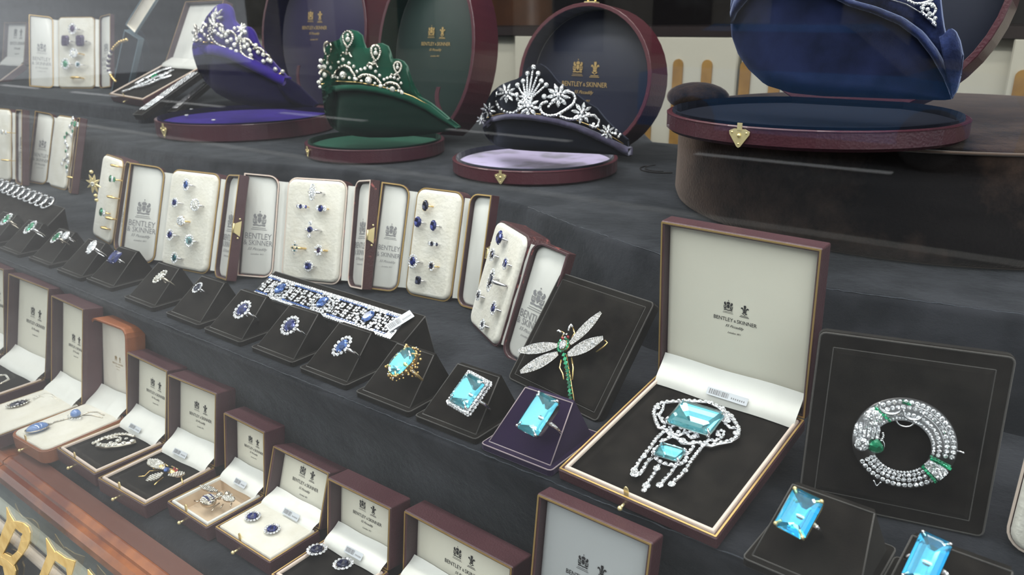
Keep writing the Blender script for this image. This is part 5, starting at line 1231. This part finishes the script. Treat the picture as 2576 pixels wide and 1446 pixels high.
M_bluefr = VELV('deep_blue_velvet', (.010, .015, .050), .35, (.5, .6, 1), ((.003, .005, .016), 24, (.36, .62)))
class Surf:
    def __init__(s, px, py, Y, k, lean=0): P = aty(px, py, Y); s.x0, s.y0, s.z0, s.k, s.l = P.x, Y, P.z, k, lean
    def Y(s, x, z): return s.y0+s.k*(x-s.x0)**2+s.l*(z-s.z0)
    def __call__(s, px, py, off=0):
        d = ray(px, py); t0 = (s.y0-.25)/d.y; g = lambda t: d.y*t+off-s.Y(d.x*t, d.z*t); t = t0; st = .004
        bt, bg_ = t, g(t)
        while g(t) < 0 and t < t0+.9:
            t += st
            if g(t) > bg_: bt, bg_ = t, g(t)
        if g(t) < 0: return d*bt
        a, b = t-st, t
        for _ in range(18):
            m = (a+b)/2
            if g(m) < 0: a = m
            else: b = m
        return d*b
def resample(L, n):
    P = [Vector((x, y)) for x, y in L]; D = [0]
    for a, b in zip(P, P[1:]): D.append(D[-1]+(b-a).length)
    out = []; j = 0
    for i in range(n):
        t = D[-1]*i/(n-1)
        while j < len(D)-2 and D[j+1] < t: j += 1
        q = (t-D[j])/max(1e-9, D[j+1]-D[j]); out.append(P[j]+(P[j+1]-P[j])*min(1, q))
    return out
def sheet(root, name, top, bot, S, th, m, off=0, rows=4, n=36, puff=0):
    inv = root.matrix_world.inverted(); A_, B_ = resample(top, n), resample(bot, n); fr_, bk = [], []
    for r in range(rows+1):
        t = r/rows; row = []
        for a, b in zip(A_, B_): q = a+(b-a)*t; row.append(S(q.x, q.y, off+puff*math.sin(PI*t)))
        fr_.append([inv @ p for p in row]); bk.append([inv @ (p+Vector((0, th, 0))) for p in row])
    mb = MB(); loops = fr_+bk[::-1]; loops.append(loops[0])
    vs = [p for l in loops[:-1] for p in l]; R_ = len(loops)-1; fs = []
    for i in range(R_):
        for j in range(n-1): a = i*n+j; b = ((i+1) % R_)*n+j; fs.append((a, a+1, b+1, b))
    for j in (0, n-1): fs.append(tuple(i*n+j for i in range(R_)))
    mb.add(vs, fs, 0, True); return mb.build(name, m, root)
class Jw:
    """draws jewellery on a curved surface from photo picks"""
    def __init__(s, root, S, off=.004): s.S, s.off, s.inv, s.root = S, off, root.matrix_world.inverted(), root; P = S(*_c); s.k = pxs(P)
    def p(s, x, y, o=0): return s.inv @ s.S(x, y, s.off+o)
    def bead(s, mb, x, y, r, o=0, mi=0): q = s.p(x, y, o); d = (s.p(x+1, y, o)-s.p(x-1, y, o)).length/2; mb.ball(q, r*s.k, mi, 7, 5)
    def wire(s, mb, L, r, o=0, n=None): L = resample(L, n or max(4, int(len(L)*3))); mb.tube([s.p(v.x, v.y, o) for v in L], r*s.k, 6); return L
    def pave(s, mb, gm, L, r):
        P = [Vector((x, y)) for x, y in L]; d = sum((b-a).length for a, b in zip(P, P[1:])); n = max(3, int(d/(r*1.6))); Q = resample(L, n)
        mb.tube([s.p(v.x, v.y) for v in Q], r*s.k, 6)
        for v in Q: gm.ball(s.p(v.x, v.y, r*s.k*.7), r*s.k*.72, 0, 6, 4)
    def flower(s, mb, gm, x, y, R, n=8, a0=.2, core=.33):
        c = s.p(x, y, .001)
        for i in range(n):
            a = a0+2*PI*i/n; b = s.p(x+R*math.cos(a), y+R*math.sin(a), .0005); e_ = c+(b-c)*.28; gm.spindle(e_, b, R*s.k*.19, 0, 5, .5, None, .8)
        for i in range(6): a = 2*PI*i/6; gm.ball(s.p(x+R*core*math.cos(a), y+R*core*math.sin(a), .002), R*s.k*.13, 0, 6, 4)
        gm.ball(s.p(x, y, .003), R*s.k*.17, 0, 8, 5)
        mb.ball(c+Vector((0, .001, 0)), R*s.k*.3, 0, 7, 4)
def tiara(label, px, py, S):
    global _c
    _c = (px, py); P = S(px, py, .004); T = thing('tiara', label, 'tiara', Matrix.Translation(P)); return T, Jw(T, S)
# third case: flowers, rays and scrolls
S3 = Surf(1325, 280, .800, 7.0, .25)
top = [(1214, 282), (1226, 250), (1240, 228), (1262, 212), (1285, 203), (1308, 196), (1330, 168), (1352, 159), (1372, 170), (1400, 206), (1450, 240), (1470, 256), (1498, 272), (1520, 300), (1545, 325), (1578, 352)]
mid = [(1219, 306), (1235, 294), (1262, 288), (1290, 286), (1330, 288), (1370, 293), (1420, 305), (1460, 318), (1500, 335), (1530, 350), (1560, 364), (1580, 374)]
low = [(1214, 322), (1228, 309), (1262, 301), (1290, 299), (1340, 303), (1390, 312), (1440, 325), (1480, 342), (1510, 356), (1540, 370), (1562, 384), (1580, 392)]
bot = [(1220, 340), (1232, 355), (1252, 368), (1290, 376), (1340, 380), (1400, 383), (1450, 385), (1500, 387), (1540, 389), (1560, 391), (1580, 394)]
def cushion(label, M0, S, top, mid, low, bot, m_rim, m_dark):
    T = thing('tiara_cushion', label, 'tiara cushion', M0)
    sheet(T, 'back_panel', top, mid, S, .005, m_dark); sheet(T, 'padded_rim', mid, low, S, .012, m_rim, .006, 4, 40, .004); sheet(T, 'front_panel', low, bot, S, .008, m_dark, .001, 3); return T  # dark front sheet stands in for the shadowed hollow under the rim
cushion('grey purple velvet cushion under the flower tiara in the lilac floored case', Matrix.Translation(S3(1330, 370)), S3, top, mid, low, bot, M_grape, M_lead)
sheetT = bpy.data.objects['tiara_cushion']
TI, J = tiara('diamond tiara of star flowers, scrolls and a fan of rays on a grey purple cushion', 1330, 285, S3)
A_, B_, Cg = MB(), MB(), MB()
for x, y, R, n in ((1329, 267, 29, 9), (1322, 245, 17, 8), (1274, 234, 25, 9), (1405, 240, 31, 9), (1228, 277, 20, 8), (1211, 302, 13, 7), (1464, 284, 28, 8), (1528, 332, 21, 8)):
    a, b = MB(), MB(); J.flower(a, b, x, y, R, n); b.add(a.v, a.f, 1); b.build('flower', [G_dia, M_plat], TI)
RY = ((1302, 214), (1316, 204), (1327, 185), (1342, 169), (1354, 185), (1362, 204), (1374, 214))
for x, y in RY: J.bead(B_, x, y, 6.6, .001)
for i, (x, y) in enumerate(RY): J.pave(A_, B_, [(1320+i*3, 246), (x*.9+1325*.1, y*.88+250*.12)], 3.0)
for x, y, r in ((1300, 239, 7), (1369, 243, 7), (1302, 250, 5), (1380, 268, 4), (1384, 262, 4), (1251, 262, 5), (1548, 336, 5), (1556, 344, 4), (1560, 338, 4), (1550, 328, 4), (1493, 312, 4)): J.bead(B_, x, y, r)
for L in ([(1428, 231), (1441, 233), (1448, 246), (1442, 262), (1425, 275), (1402, 289), (1380, 292), (1364, 285), (1358, 272), (1363, 260), (1376, 256)], [(1410, 293), (1430, 300), (1450, 299), (1475, 290), (1495, 290), (1507, 302), (1505, 316), (1494, 322), (1484, 315)], [(1250, 232), (1246, 250), (1255, 270), (1272, 282), (1292, 284), (1308, 274), (1305, 260)]): J.pave(A_, B_, L, 4.6)
J.wire(Cg, [(1222, 297), (1260, 285), (1330, 284), (1400, 292), (1450, 302), (1500, 322), (1550, 350), (1568, 362)], 1.5, -.003)
A_.build('scroll_frame', M_plat, TI); B_.build('diamonds', G_dia, TI); Cg.build('gold_band', M_yellow, TI)
# second case: pear finials and arches
S2 = Surf(880, 215, .785, 9.0, .25)
top = [(806, 205), (812, 150), (822, 112), (838, 100), (850, 106), (862, 82), (882, 73), (904, 84), (912, 118), (922, 128), (930, 116), (952, 107), (974, 118), (980, 150), (1000, 148), (1018, 160), (1026, 200), (1034, 236), (1075, 256), (1110, 284), (1144, 314)]
mid = [(809, 222), (830, 216), (860, 214), (900, 214), (950, 220), (990, 230), (1030, 243), (1075, 264), (1110, 292), (1146, 320)]
low = [(811, 246), (832, 232), (862, 228), (900, 228), (945, 234), (985, 243), (1025, 256), (1068, 276), (1105, 300), (1146, 323)]
bot = [(818, 290), (832, 318), (852, 332), (890, 342), (930, 346), (980, 346), (1030, 343), (1080, 338), (1115, 332), (1146, 325)]
T = thing('tiara_cushion', 'dark green velvet cushion with a scalloped top under the pear finial tiara', 'tiara cushion', Matrix.Translation(S2(900, 330)))
sheet(T, 'back_panel', top, mid, S2, .006, M_green); sheet(T, 'padded_rim', mid, low, S2, .012, M_green, .006, 4, 40, .003); sheet(T, 'front_panel', low, bot, S2, .008, M_greend, .001, 3)  # front panel: shade of the open interior put into a darker green
TI, J = tiara('gold and diamond tiara with pear shaped finials and arches on a green cushion', 900, 205, S2)
A_, B_, Cg = MB(), MB(), MB()
def finial(x, y, rx, ry, bx, by):
    a, b = MB(), MB()
    L = [(x+rx*math.cos(t)*(1-.35*math.sin(t)) if False else x+rx*math.cos(t)*(1-.3*math.sin(t)), y+ry*math.sin(t)) for t in [2*PI*i/18 for i in range(19)]]
    J.pave(a, b, L, 3.2); J.pave(a, b, [(x, y+ry), (bx, by)], 3.4); J.bead(b, x, y+ry*.05, rx*.55, .001); J.bead(b, x, y-ry*.5, rx*.35, .001)
    J.pave(a, b, [(bx-13, by+6), (bx-8, by-2), (bx, by+2)], 3); J.pave(a, b, [(bx+13, by+8), (bx+8, by-1), (bx, by+2)], 3)
    b.add(a.v, a.f, 1); b.build('finial', [G_diam, M_silver], TI)
finial(875, 98, 12, 20, 871, 134); finial(945, 133, 11, 19, 937, 160); finial(1000, 169, 9, 14, 993, 188); finial(824, 124, 8, 18, 822, 152)
for x, y, r in ((863, 150, 5.5), (878, 159, 5), (890, 167, 4.5), (852, 157, 4.5), (898, 180, 4.5), (908, 175, 4.5), (918, 172, 4.5), (932, 170, 5.5), (945, 180, 4.5), (955, 190, 4.5), (966, 200, 4), (974, 196, 4), (983, 194, 4), (992, 196, 4), (1001, 200, 4), (1009, 209, 4), (863, 189, 10), (927, 202, 9.5), (987, 225, 8), (843, 193, 5), (850, 196, 4), (879, 196, 4.5), (893, 199, 6), (909, 204, 4), (943, 210, 4), (957, 217, 6), (974, 222, 3.5), (1002, 228, 4), (1011, 233, 5.5), (807, 153, 6), (804, 168, 6), (815, 168, 7), (822, 158, 6), (830, 170, 6), (815, 189, 8), (835, 193, 6), (802, 207, 6), (805, 219, 5), (808, 200, 5)): J.bead(B_, x, y, r, .001)
for L in ([(840, 188), (850, 172), (865, 164), (880, 170), (892, 190)], [(898, 200), (908, 190), (922, 187), (940, 192), (954, 204), (960, 216)], [(967, 214), (976, 208), (986, 207), (1000, 213), (1009, 228)], [(804, 185), (810, 176), (822, 178), (832, 190)]): J.pave(A_, B_, L, 4.2)
J.wire(Cg, [(808, 212), (840, 204), (900, 207), (950, 216), (1000, 229), (1040, 243), (1074, 262)], 1.7, -.003)
A_.build('arch_frame', M_silver, TI); B_.build('diamonds', G_diam, TI); Cg.build('gold_band', M_yellow, TI)
# first case: leafy scroll tiara
S1 = Surf(560, 160, .800, 4.2, .25)
top = [(484, 112), (500, 80), (520, 40), (545, 12), (565, 8), (580, 22), (586, 55), (600, 66), (620, 66), (634, 78), (646, 112), (668, 140), (692, 168), (715, 190)]
mid = [(483, 122), (500, 114), (530, 112), (575, 122), (620, 144), (660, 164), (690, 184), (716, 196)]
low = [(486, 142), (505, 137), (535, 137), (575, 148), (615, 168), (655, 188), (690, 206), (712, 216)]
bot = [(498, 178), (515, 205), (545, 235), (590, 258), (640, 268), (690, 272), (740, 272), (790, 266)]
T = thing('tiara_cushion', 'violet velvet cushion under the leafy scroll tiara furthest left', 'tiara cushion', Matrix.Translation(S1(600, 258)))
sheet(T, 'back_panel', top, mid, S1, .007, M_purple); sheet(T, 'padded_rim', mid, low, S1, .014, M_purple, .008, 4, 40, .004); sheet(T, 'front_panel', low, bot, S1, .010, M_purpled, .001, 3)  # dark violet front carries the shade below the padded rim as colour
sheet(T, 'side_tab', [(700, 192), (716, 196), (745, 216), (770, 240), (794, 262)], [(698, 212), (706, 232), (728, 256), (755, 268), (786, 270)], S1, .008, M_purpled, .006, 3)
TI, J = tiara('silver diamond tiara of leafy scrolls with a star on a violet cushion', 570, 120, S1)
g6 = lambda L: [(500+a[0]/6.025, a[1]/6.025)+tuple(a[2:]) for a in L]
A_, B_, Cg = MB(), MB(), MB()
for x, y in g6([(100, 380), (160, 440), (270, 385), (330, 440), (370, 480), (250, 480), (80, 530), (150, 600), (350, 550), (420, 530), (490, 600), (430, 630), (540, 680), (580, 600), (570, 780), (490, 750), (690, 630), (690, 710), (770, 760), (740, 680), (900, 790), (790, 840), (980, 830), (1050, 910), (980, 930), (1090, 930), (1160, 1050), (1270, 1085), (40, 470), (-20, 430), (-60, 480), (-40, 560), (20, 600), (-70, 610), (300, 520), (450, 480), (620, 560), (860, 690)]): J.bead(B_, x, y, 5.8, .001)
for x, y, r in g6([(545, 430, 5), (700, 490, 5), (690, 380, 4)]): J.bead(B_, x, y, r, .001)
for L in ([(400, 560), (400, 500), (450, 465), (520, 480), (560, 540)], [(640, 740), (620, 640), (680, 580), (760, 600), (820, 680)], [(640, 700), (640, 790), (720, 870), (820, 900)], [(830, 740), (900, 720), (980, 760), (1000, 820)], [(190, 560), (230, 620), (300, 680), (400, 720)], [(560, 540), (590, 620), (540, 700)], [(620, 590), (650, 500)], [(60, 430), (110, 360), (180, 380), (190, 450), (140, 480)], [(280, 360), (350, 370), (380, 420), (330, 470)], [(1000, 820), (1060, 840), (1090, 900)], [(240, 380), (200, 500), (120, 560), (20, 590), (-70, 640)], [(-60, 380), (-30, 480), (-60, 560)]): J.pave(A_, B_, g6(L), 3.6)
lf = MB()
for a, b in (((240, 380), (215, 180)), ((240, 300), (270, 100)), ((270, 240), (365, 135)), ((265, 280), (370, 250)), ((220, 380), (140, 260)), ((240, 320), (185, 200)), ((860, 690), (890, 660)), ((100, 400), (60, 330)), ((-20, 450), (-60, 350)), ((-50, 520), (-110, 470))):
    (a, b) = g6([a, b]); lf.spindle(J.p(*a), J.p(*b), 5*J.k, 0, 5, .5, None, .7)
lf.build('leaves', G_diam, TI)
st = MB(); c = J.p(608, 73, .002)
for i in range(6): a = PI/2+i*PI/3; st.spindle(c, J.p(608+15*math.cos(a), 73+15*math.sin(a), .002), 4.5*J.k, 0, 5, .3)
st.ball(c, 5*J.k); st.build('star', G_diam, TI)
J.wire(Cg, g6([(60, 640), (200, 640), (430, 740), (600, 840), (800, 930), (1000, 1050), (1190, 1150), (1270, 1090)]), 2.2, -.003)
A_.build('scroll_frame', M_silver, TI); B_.build('diamonds', G_diam, TI); Cg.build('gold_band', M_yellow, TI)
# fourth case: big blue cushion, the tiara mostly above the frame
S4 = Surf(2080, 120, .655, 3.6, .15)
ridge = [(1836, 30), (1845, 0), (1880, -40), (1960, -60), (2060, -45), (2140, 0), (2200, 16), (2270, 44), (2320, 80), (2355, 125), (2384, 178), (2396, 222)]
rlow = [(1838, 60), (1850, 30), (1886, -12), (1960, -36), (2060, -22), (2135, 16), (2195, 34), (2260, 62), (2308, 98), (2342, 142), (2372, 194), (2390, 240)]
bot = [(1840, 90), (1856, 135), (1880, 172), (1925, 214), (1990, 234), (2070, 242), (2160, 245), (2240, 248), (2300, 250), (2350, 252), (2380, 252), (2392, 250)]
top4 = [(1840, -20), (1860, -80), (1920, -150), (2000, -190), (2090, -200), (2180, -170), (2250, -120), (2320, -60), (2362, -10), (2370, 60), (2384, 120), (2398, 190)]
T = thing('tiara_cushion', 'large blue velvet cushion standing in the biggest tiara case', 'tiara cushion', Matrix.Translation(S4(2080, 240)))
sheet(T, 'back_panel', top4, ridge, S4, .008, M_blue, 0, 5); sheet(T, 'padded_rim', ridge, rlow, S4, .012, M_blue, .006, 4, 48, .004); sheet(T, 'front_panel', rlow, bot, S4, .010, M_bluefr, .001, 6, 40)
sheet(T, 'side_ruffle', [(2362, 92), (2372, 88), (2388, 70), (2402, 78), (2414, 104), (2422, 140)], [(2390, 236), (2394, 248), (2398, 240), (2404, 232), (2410, 215), (2416, 190)], S4, .006, M_blue, .010, 5, 16, .004)
TI, J = tiara('diamond scroll tiara on the blue cushion, only its lower right end in view', 2330, 20, S4)
g3 = lambda L: [(1600+x/2.066, y/2.066) for x, y in L]
A_, B_ = MB(), MB()
for L in ([(1300, -60), (1400, -5), (1450, 20), (1500, 15), (1540, 0), (1540, -50)], [(1480, 40), (1500, 20), (1545, 20), (1560, 50), (1540, 80), (1500, 80), (1485, 60)], [(1520, 95), (1545, 110), (1555, 130)], [(1380, -10), (1360, -60), (1300, -90)], [(1440, -10), (1470, -50), (1520, -60)]): J.pave(A_, B_, g3(L), 4.6)
for x, y in g3([(1490, 45), (1540, 30), (1515, 48), (1525, 70), (1555, 95), (1548, 120), (1420, -20)]): J.bead(B_, x, y, 5.5, .001)
J.wire(A_, g3([(1200, -60), (1300, -10), (1400, 20), (1470, 60), (1530, 110), (1560, 140)]), 1.8, -.003)
A_.build('scroll_frame', M_plat, TI); B_.build('diamonds', G_dia, TI)
# leather straps inside lids
for c, r, px, lb in ((C1, .163, (748, 190), 'violet'), (C2, .108, (1098, 240), 'green')):
    mb = MB(); P = c[0].matrix_world.inverted() @ aty(px[0], px[1], c[0].location.y+r*.80); mb.loft([[(P.x+s*.004+.012*t*t*(r/.11), P.y-.004*t, P.z-.022*t*(r/.11)*1.2+.0) for s in (-1, 1)]+[(P.x+s*.004+.012*t*t*(r/.11), P.y-.004*t+.0015, P.z-.022*t*(r/.11)*1.2) for s in (1, -1)] for t in [i/8*1.4-.5 for i in range(9)]]); mb.build('lid_strap', M_caseleather, c[0])
# loose diamonds on the violet floor
for i, (x, y) in enumerate(((482, 278), (470, 293), (538, 305))):
    P = atz(x, y, Z2+.028); T = thing('loose_diamond', ['small loose diamond nearest the cushion on the violet case floor', 'small loose diamond left on the violet case floor', 'small loose diamond lowest on the violet case floor'][i], 'diamond', Matrix.Translation(P), 'loose diamonds on the violet floor'); mb = MB(); mb.gem((0, 0, .002), .0042, .0042, .003); mb.build('stone', G_dia, T)

# ---------------------------------------------------------------- rear block, far left
def steep_box(label, FL, FR, BL, TL, TR, z, wmax=None, **k):
    o = atz(*FL, z); q = atz(*FR, z); X = q-o; w = X.length; X.normalize(); Y0 = Vector((-X.y, X.x, 0)); P = onplane(*BL, o, X)-o
    tl = math.atan2(P.z, P.dot(Y0)); d = math.hypot(P.z, P.dot(Y0)); Yt = Y0*math.cos(tl)+Vector((0, 0, math.sin(tl))); Nn = X.cross(Yt); Bp = o+Yt*d
    A = onplane(*TL, Bp, X)-Bp; return jewel_box(label, o, X, w, d, (A.dot(Yt), A.dot(Nn)), tilt=tl, **k)
BX = steep_box('box with a white lid holding a diamond and emerald bracelet at the far rear left', (273, 237), (357, 252), (415, 160), (467, 4), (551, 11), -.152, h=.018, txt=False, panel=M_satin, claspx=.45)
T, k, Q = jewel('bracelet', 'diamond bracelet with a green centre in the white lidded box', 'bracelet', BX[1], 385, 195, .0)
A_, B_, C_ = MB(), MB(), MB(); g8 = lambda L: [Q(x/4.518, y/4.518, .003) for x, y in L]
for L in ([(1390, 1050), (1480, 1020), (1560, 980), (1660, 940), (1780, 880), (1900, 840), (1960, 800)], [(1540, 960), (1640, 900), (1740, 850), (1850, 800), (1950, 770)], [(1560, 1000), (1700, 960), (1830, 900), (1950, 860)]): pave_path(A_, B_, g8(L), 3.4*k)
for i in range(40): t = rnd.random(); q = Vector((1540+t*440, 980-t*190+rnd.uniform(-45, 45)*math.sin(PI*min(1, t+.1)))); B_.gem(Q(q.x/4.518, q.y/4.518, .004), 2.8*k, 2.8*k, 2*k)
C_.gem(Q(387, 191, .006), 7*k, 9*k, 5*k, 0, 'em'); A_.build('setting', M_plat, T); B_.build('diamonds', G_dia, T); C_.build('emerald', G_em, T)
# open case seen edge on
YT = .92
def qtray(root, BLp, BRp, TLp, Y, t, m, min_, name, inv):
    a, b, c = aty(*BLp, Y), aty(*BRp, Y+.012), aty(*TLp, Y+.02); Yv = (c-a).normalized(); Xv = (b-a); w = Xv.length; Xv = Xv-Yv*Xv.dot(Yv); M = frame(a, Xv, Yv); h = (c-a).length; mb = MB(); mb.X = inv @ M; tray(mb, rrect(w, h, .001), t, .003, t*.5, 0, 1); return mb.build(name, [m, min_], root)
P = aty(280, 235, YT); T = thing('upright_case', 'tall narrow case standing open edge on, dark below and cream above, rear left', 'case', Matrix.Translation((P.x, P.y, P.z))); iv = T.matrix_world.inverted()
M_teal = mat('blue_grey_edge', (.10, .15, .18), .4)
qtray(T, (278, 233), (310, 218), (312, 74), YT, .016, M_teal, M_lead, 'body', iv); qtray(T, (314, 62), (342, 80), (374, -34), YT+.01, .010, M_teal, M_silkc, 'lid', iv)
P = aty(350, 212, .99); T = thing('bangle_stand', 'dark round velvet pad behind the tall narrow case', 'display pad', Matrix.Translation(P)); kk = pxs(P)
mb = MB(); mb.loft([[(38*kk*math.cos(t), y, 66*kk+66*kk*math.sin(t)) for t in [2*PI*i/28 for i in range(28)]] for y in (0, .003, .02)]); mb.build('pad', M_lead, T)
P = aty(290, 205, .90); T = thing('bangle', 'gold bangle with dark stones and pearls leaning beside the tall narrow case', 'bangle', Matrix.Translation(P)); kk = pxs(P); iv = T.matrix_world.inverted()
mb, m2, m3 = MB(), MB(), MB(); L = [(318, 100), (300, 106), (286, 120), (276, 138), (272, 158), (273, 176), (280, 192), (290, 204)]
L = resample(L, 22); W_ = [iv @ aty(v.x, v.y, .90) for i, v in enumerate(L)]; mb.tube(W_, 2.6*kk, 6)
for i, p in enumerate(W_):
    if i < 8 or i > 17: mb.ball(p, 4.2*kk, 0, 6, 4)
    elif i % 2: m2.ball(p, 5*kk, 0, 7, 5)
    else: m3.ball(p, 5*kk, 0, 7, 5)
mb.build('gold_hoop', M_yellow, T); m2.build('pearls', G_pearl, T); m3.build('dark_stones', G_amy, T)
def strip_pad(label, blabel, a, b, hw, Ya, Yb, rows, name='bracelet', grp='strip pads at the rear left'):
    A = aty(*a, Ya); B = aty(*b, Yb); X = (B-A); Ln = X.length; side = X.normalized().cross(Vector((0, 0, 1))); N_ = side.cross(X.normalized()); M = frame(A, X, -side)
    T = thing('bracelet_pad', label, 'display pad', M, grp); mb = MB(); h = hw*pxs(A); iv = M.inverted(); tp = [(0, -h, 0), (Ln, -h, 0), (Ln, h, 0), (0, h, 0)]; bt = [(q[0], q[1], -.012) for q in tp]; mb.loft([bt, tp]); mb.build('wedge', M_black, T)
    mb = MB(); [mb.tube([tp[i], tp[(i+1) % 4]], .0008, 5) for i in range(4)]; mb.build('seam_edge', M_blackedge, T)
    T = thing(name, blabel, 'bracelet', M @ Matrix.Translation((Ln*.08, 0, .0005)), 'line bracelets at the rear left'); A_, B_ = MB(), MB(); n = 34
    for r in rows:
        A_.tube([(0, r*h, .001), (Ln*.86, r*h, .001)], h*.14, 5)
        for i in range(n): B_.gem((Ln*.86*(i+.5)/n, r*h+h*.08*math.sin(i*1.9), .002), h*.17, h*.17, h*.14, 0, n=6, pav=False)
    A_.build('setting', M_plat, T); B_.build('diamonds', G_dia, T)
strip_pad('long black pad under three rows of white line bracelets', 'triple row of white diamond line bracelets on the left long pad', (346, 288), (500, 178), 17, .798, .959, (-.55, 0, .55))
strip_pad('narrow black pad nearest the violet tiara case', 'white link line bracelet on the pad nearest the violet case', (432, 280), (520, 206), 10, .870, 1.015, (-.5, 0, .5))
# partly seen open box at the left edge
Hh = aty(60, 160, 1.08); X = Vector((1, 0, 0)); Fp = onplane(0, 205, Hh, X); Yv = Hh-Fp; tl = math.atan2(Yv.z, Yv.y); d = Yv.length; w = .16; Tp = onplane(66, 56, Hh, X)-Hh; Yt = Vector((0, math.cos(tl), math.sin(tl))); Nn = X.cross(Yt)
jewel_box('open box with a white printed lid at the top left corner', Fp-X*w, X, w, d, (Tp.dot(Yt), Tp.dot(Nn)), tilt=tl, h=.018, cushion='black', panel=M_satin, txt=True, tw=.7)
# ring case at the right edge
o = atz(2520, 1372, Z1); RR = ring_case('worn burgundy ring case cut by the right edge of the photo', Vector((o.x, o.y, Z1+.001)), -8, 6, .0625, .094, leather=M_scuff, trim=M_rimcream, doors=(0, 0), latch=False, t=.02)
for m in bpy.data.meshes:
    m.validate()
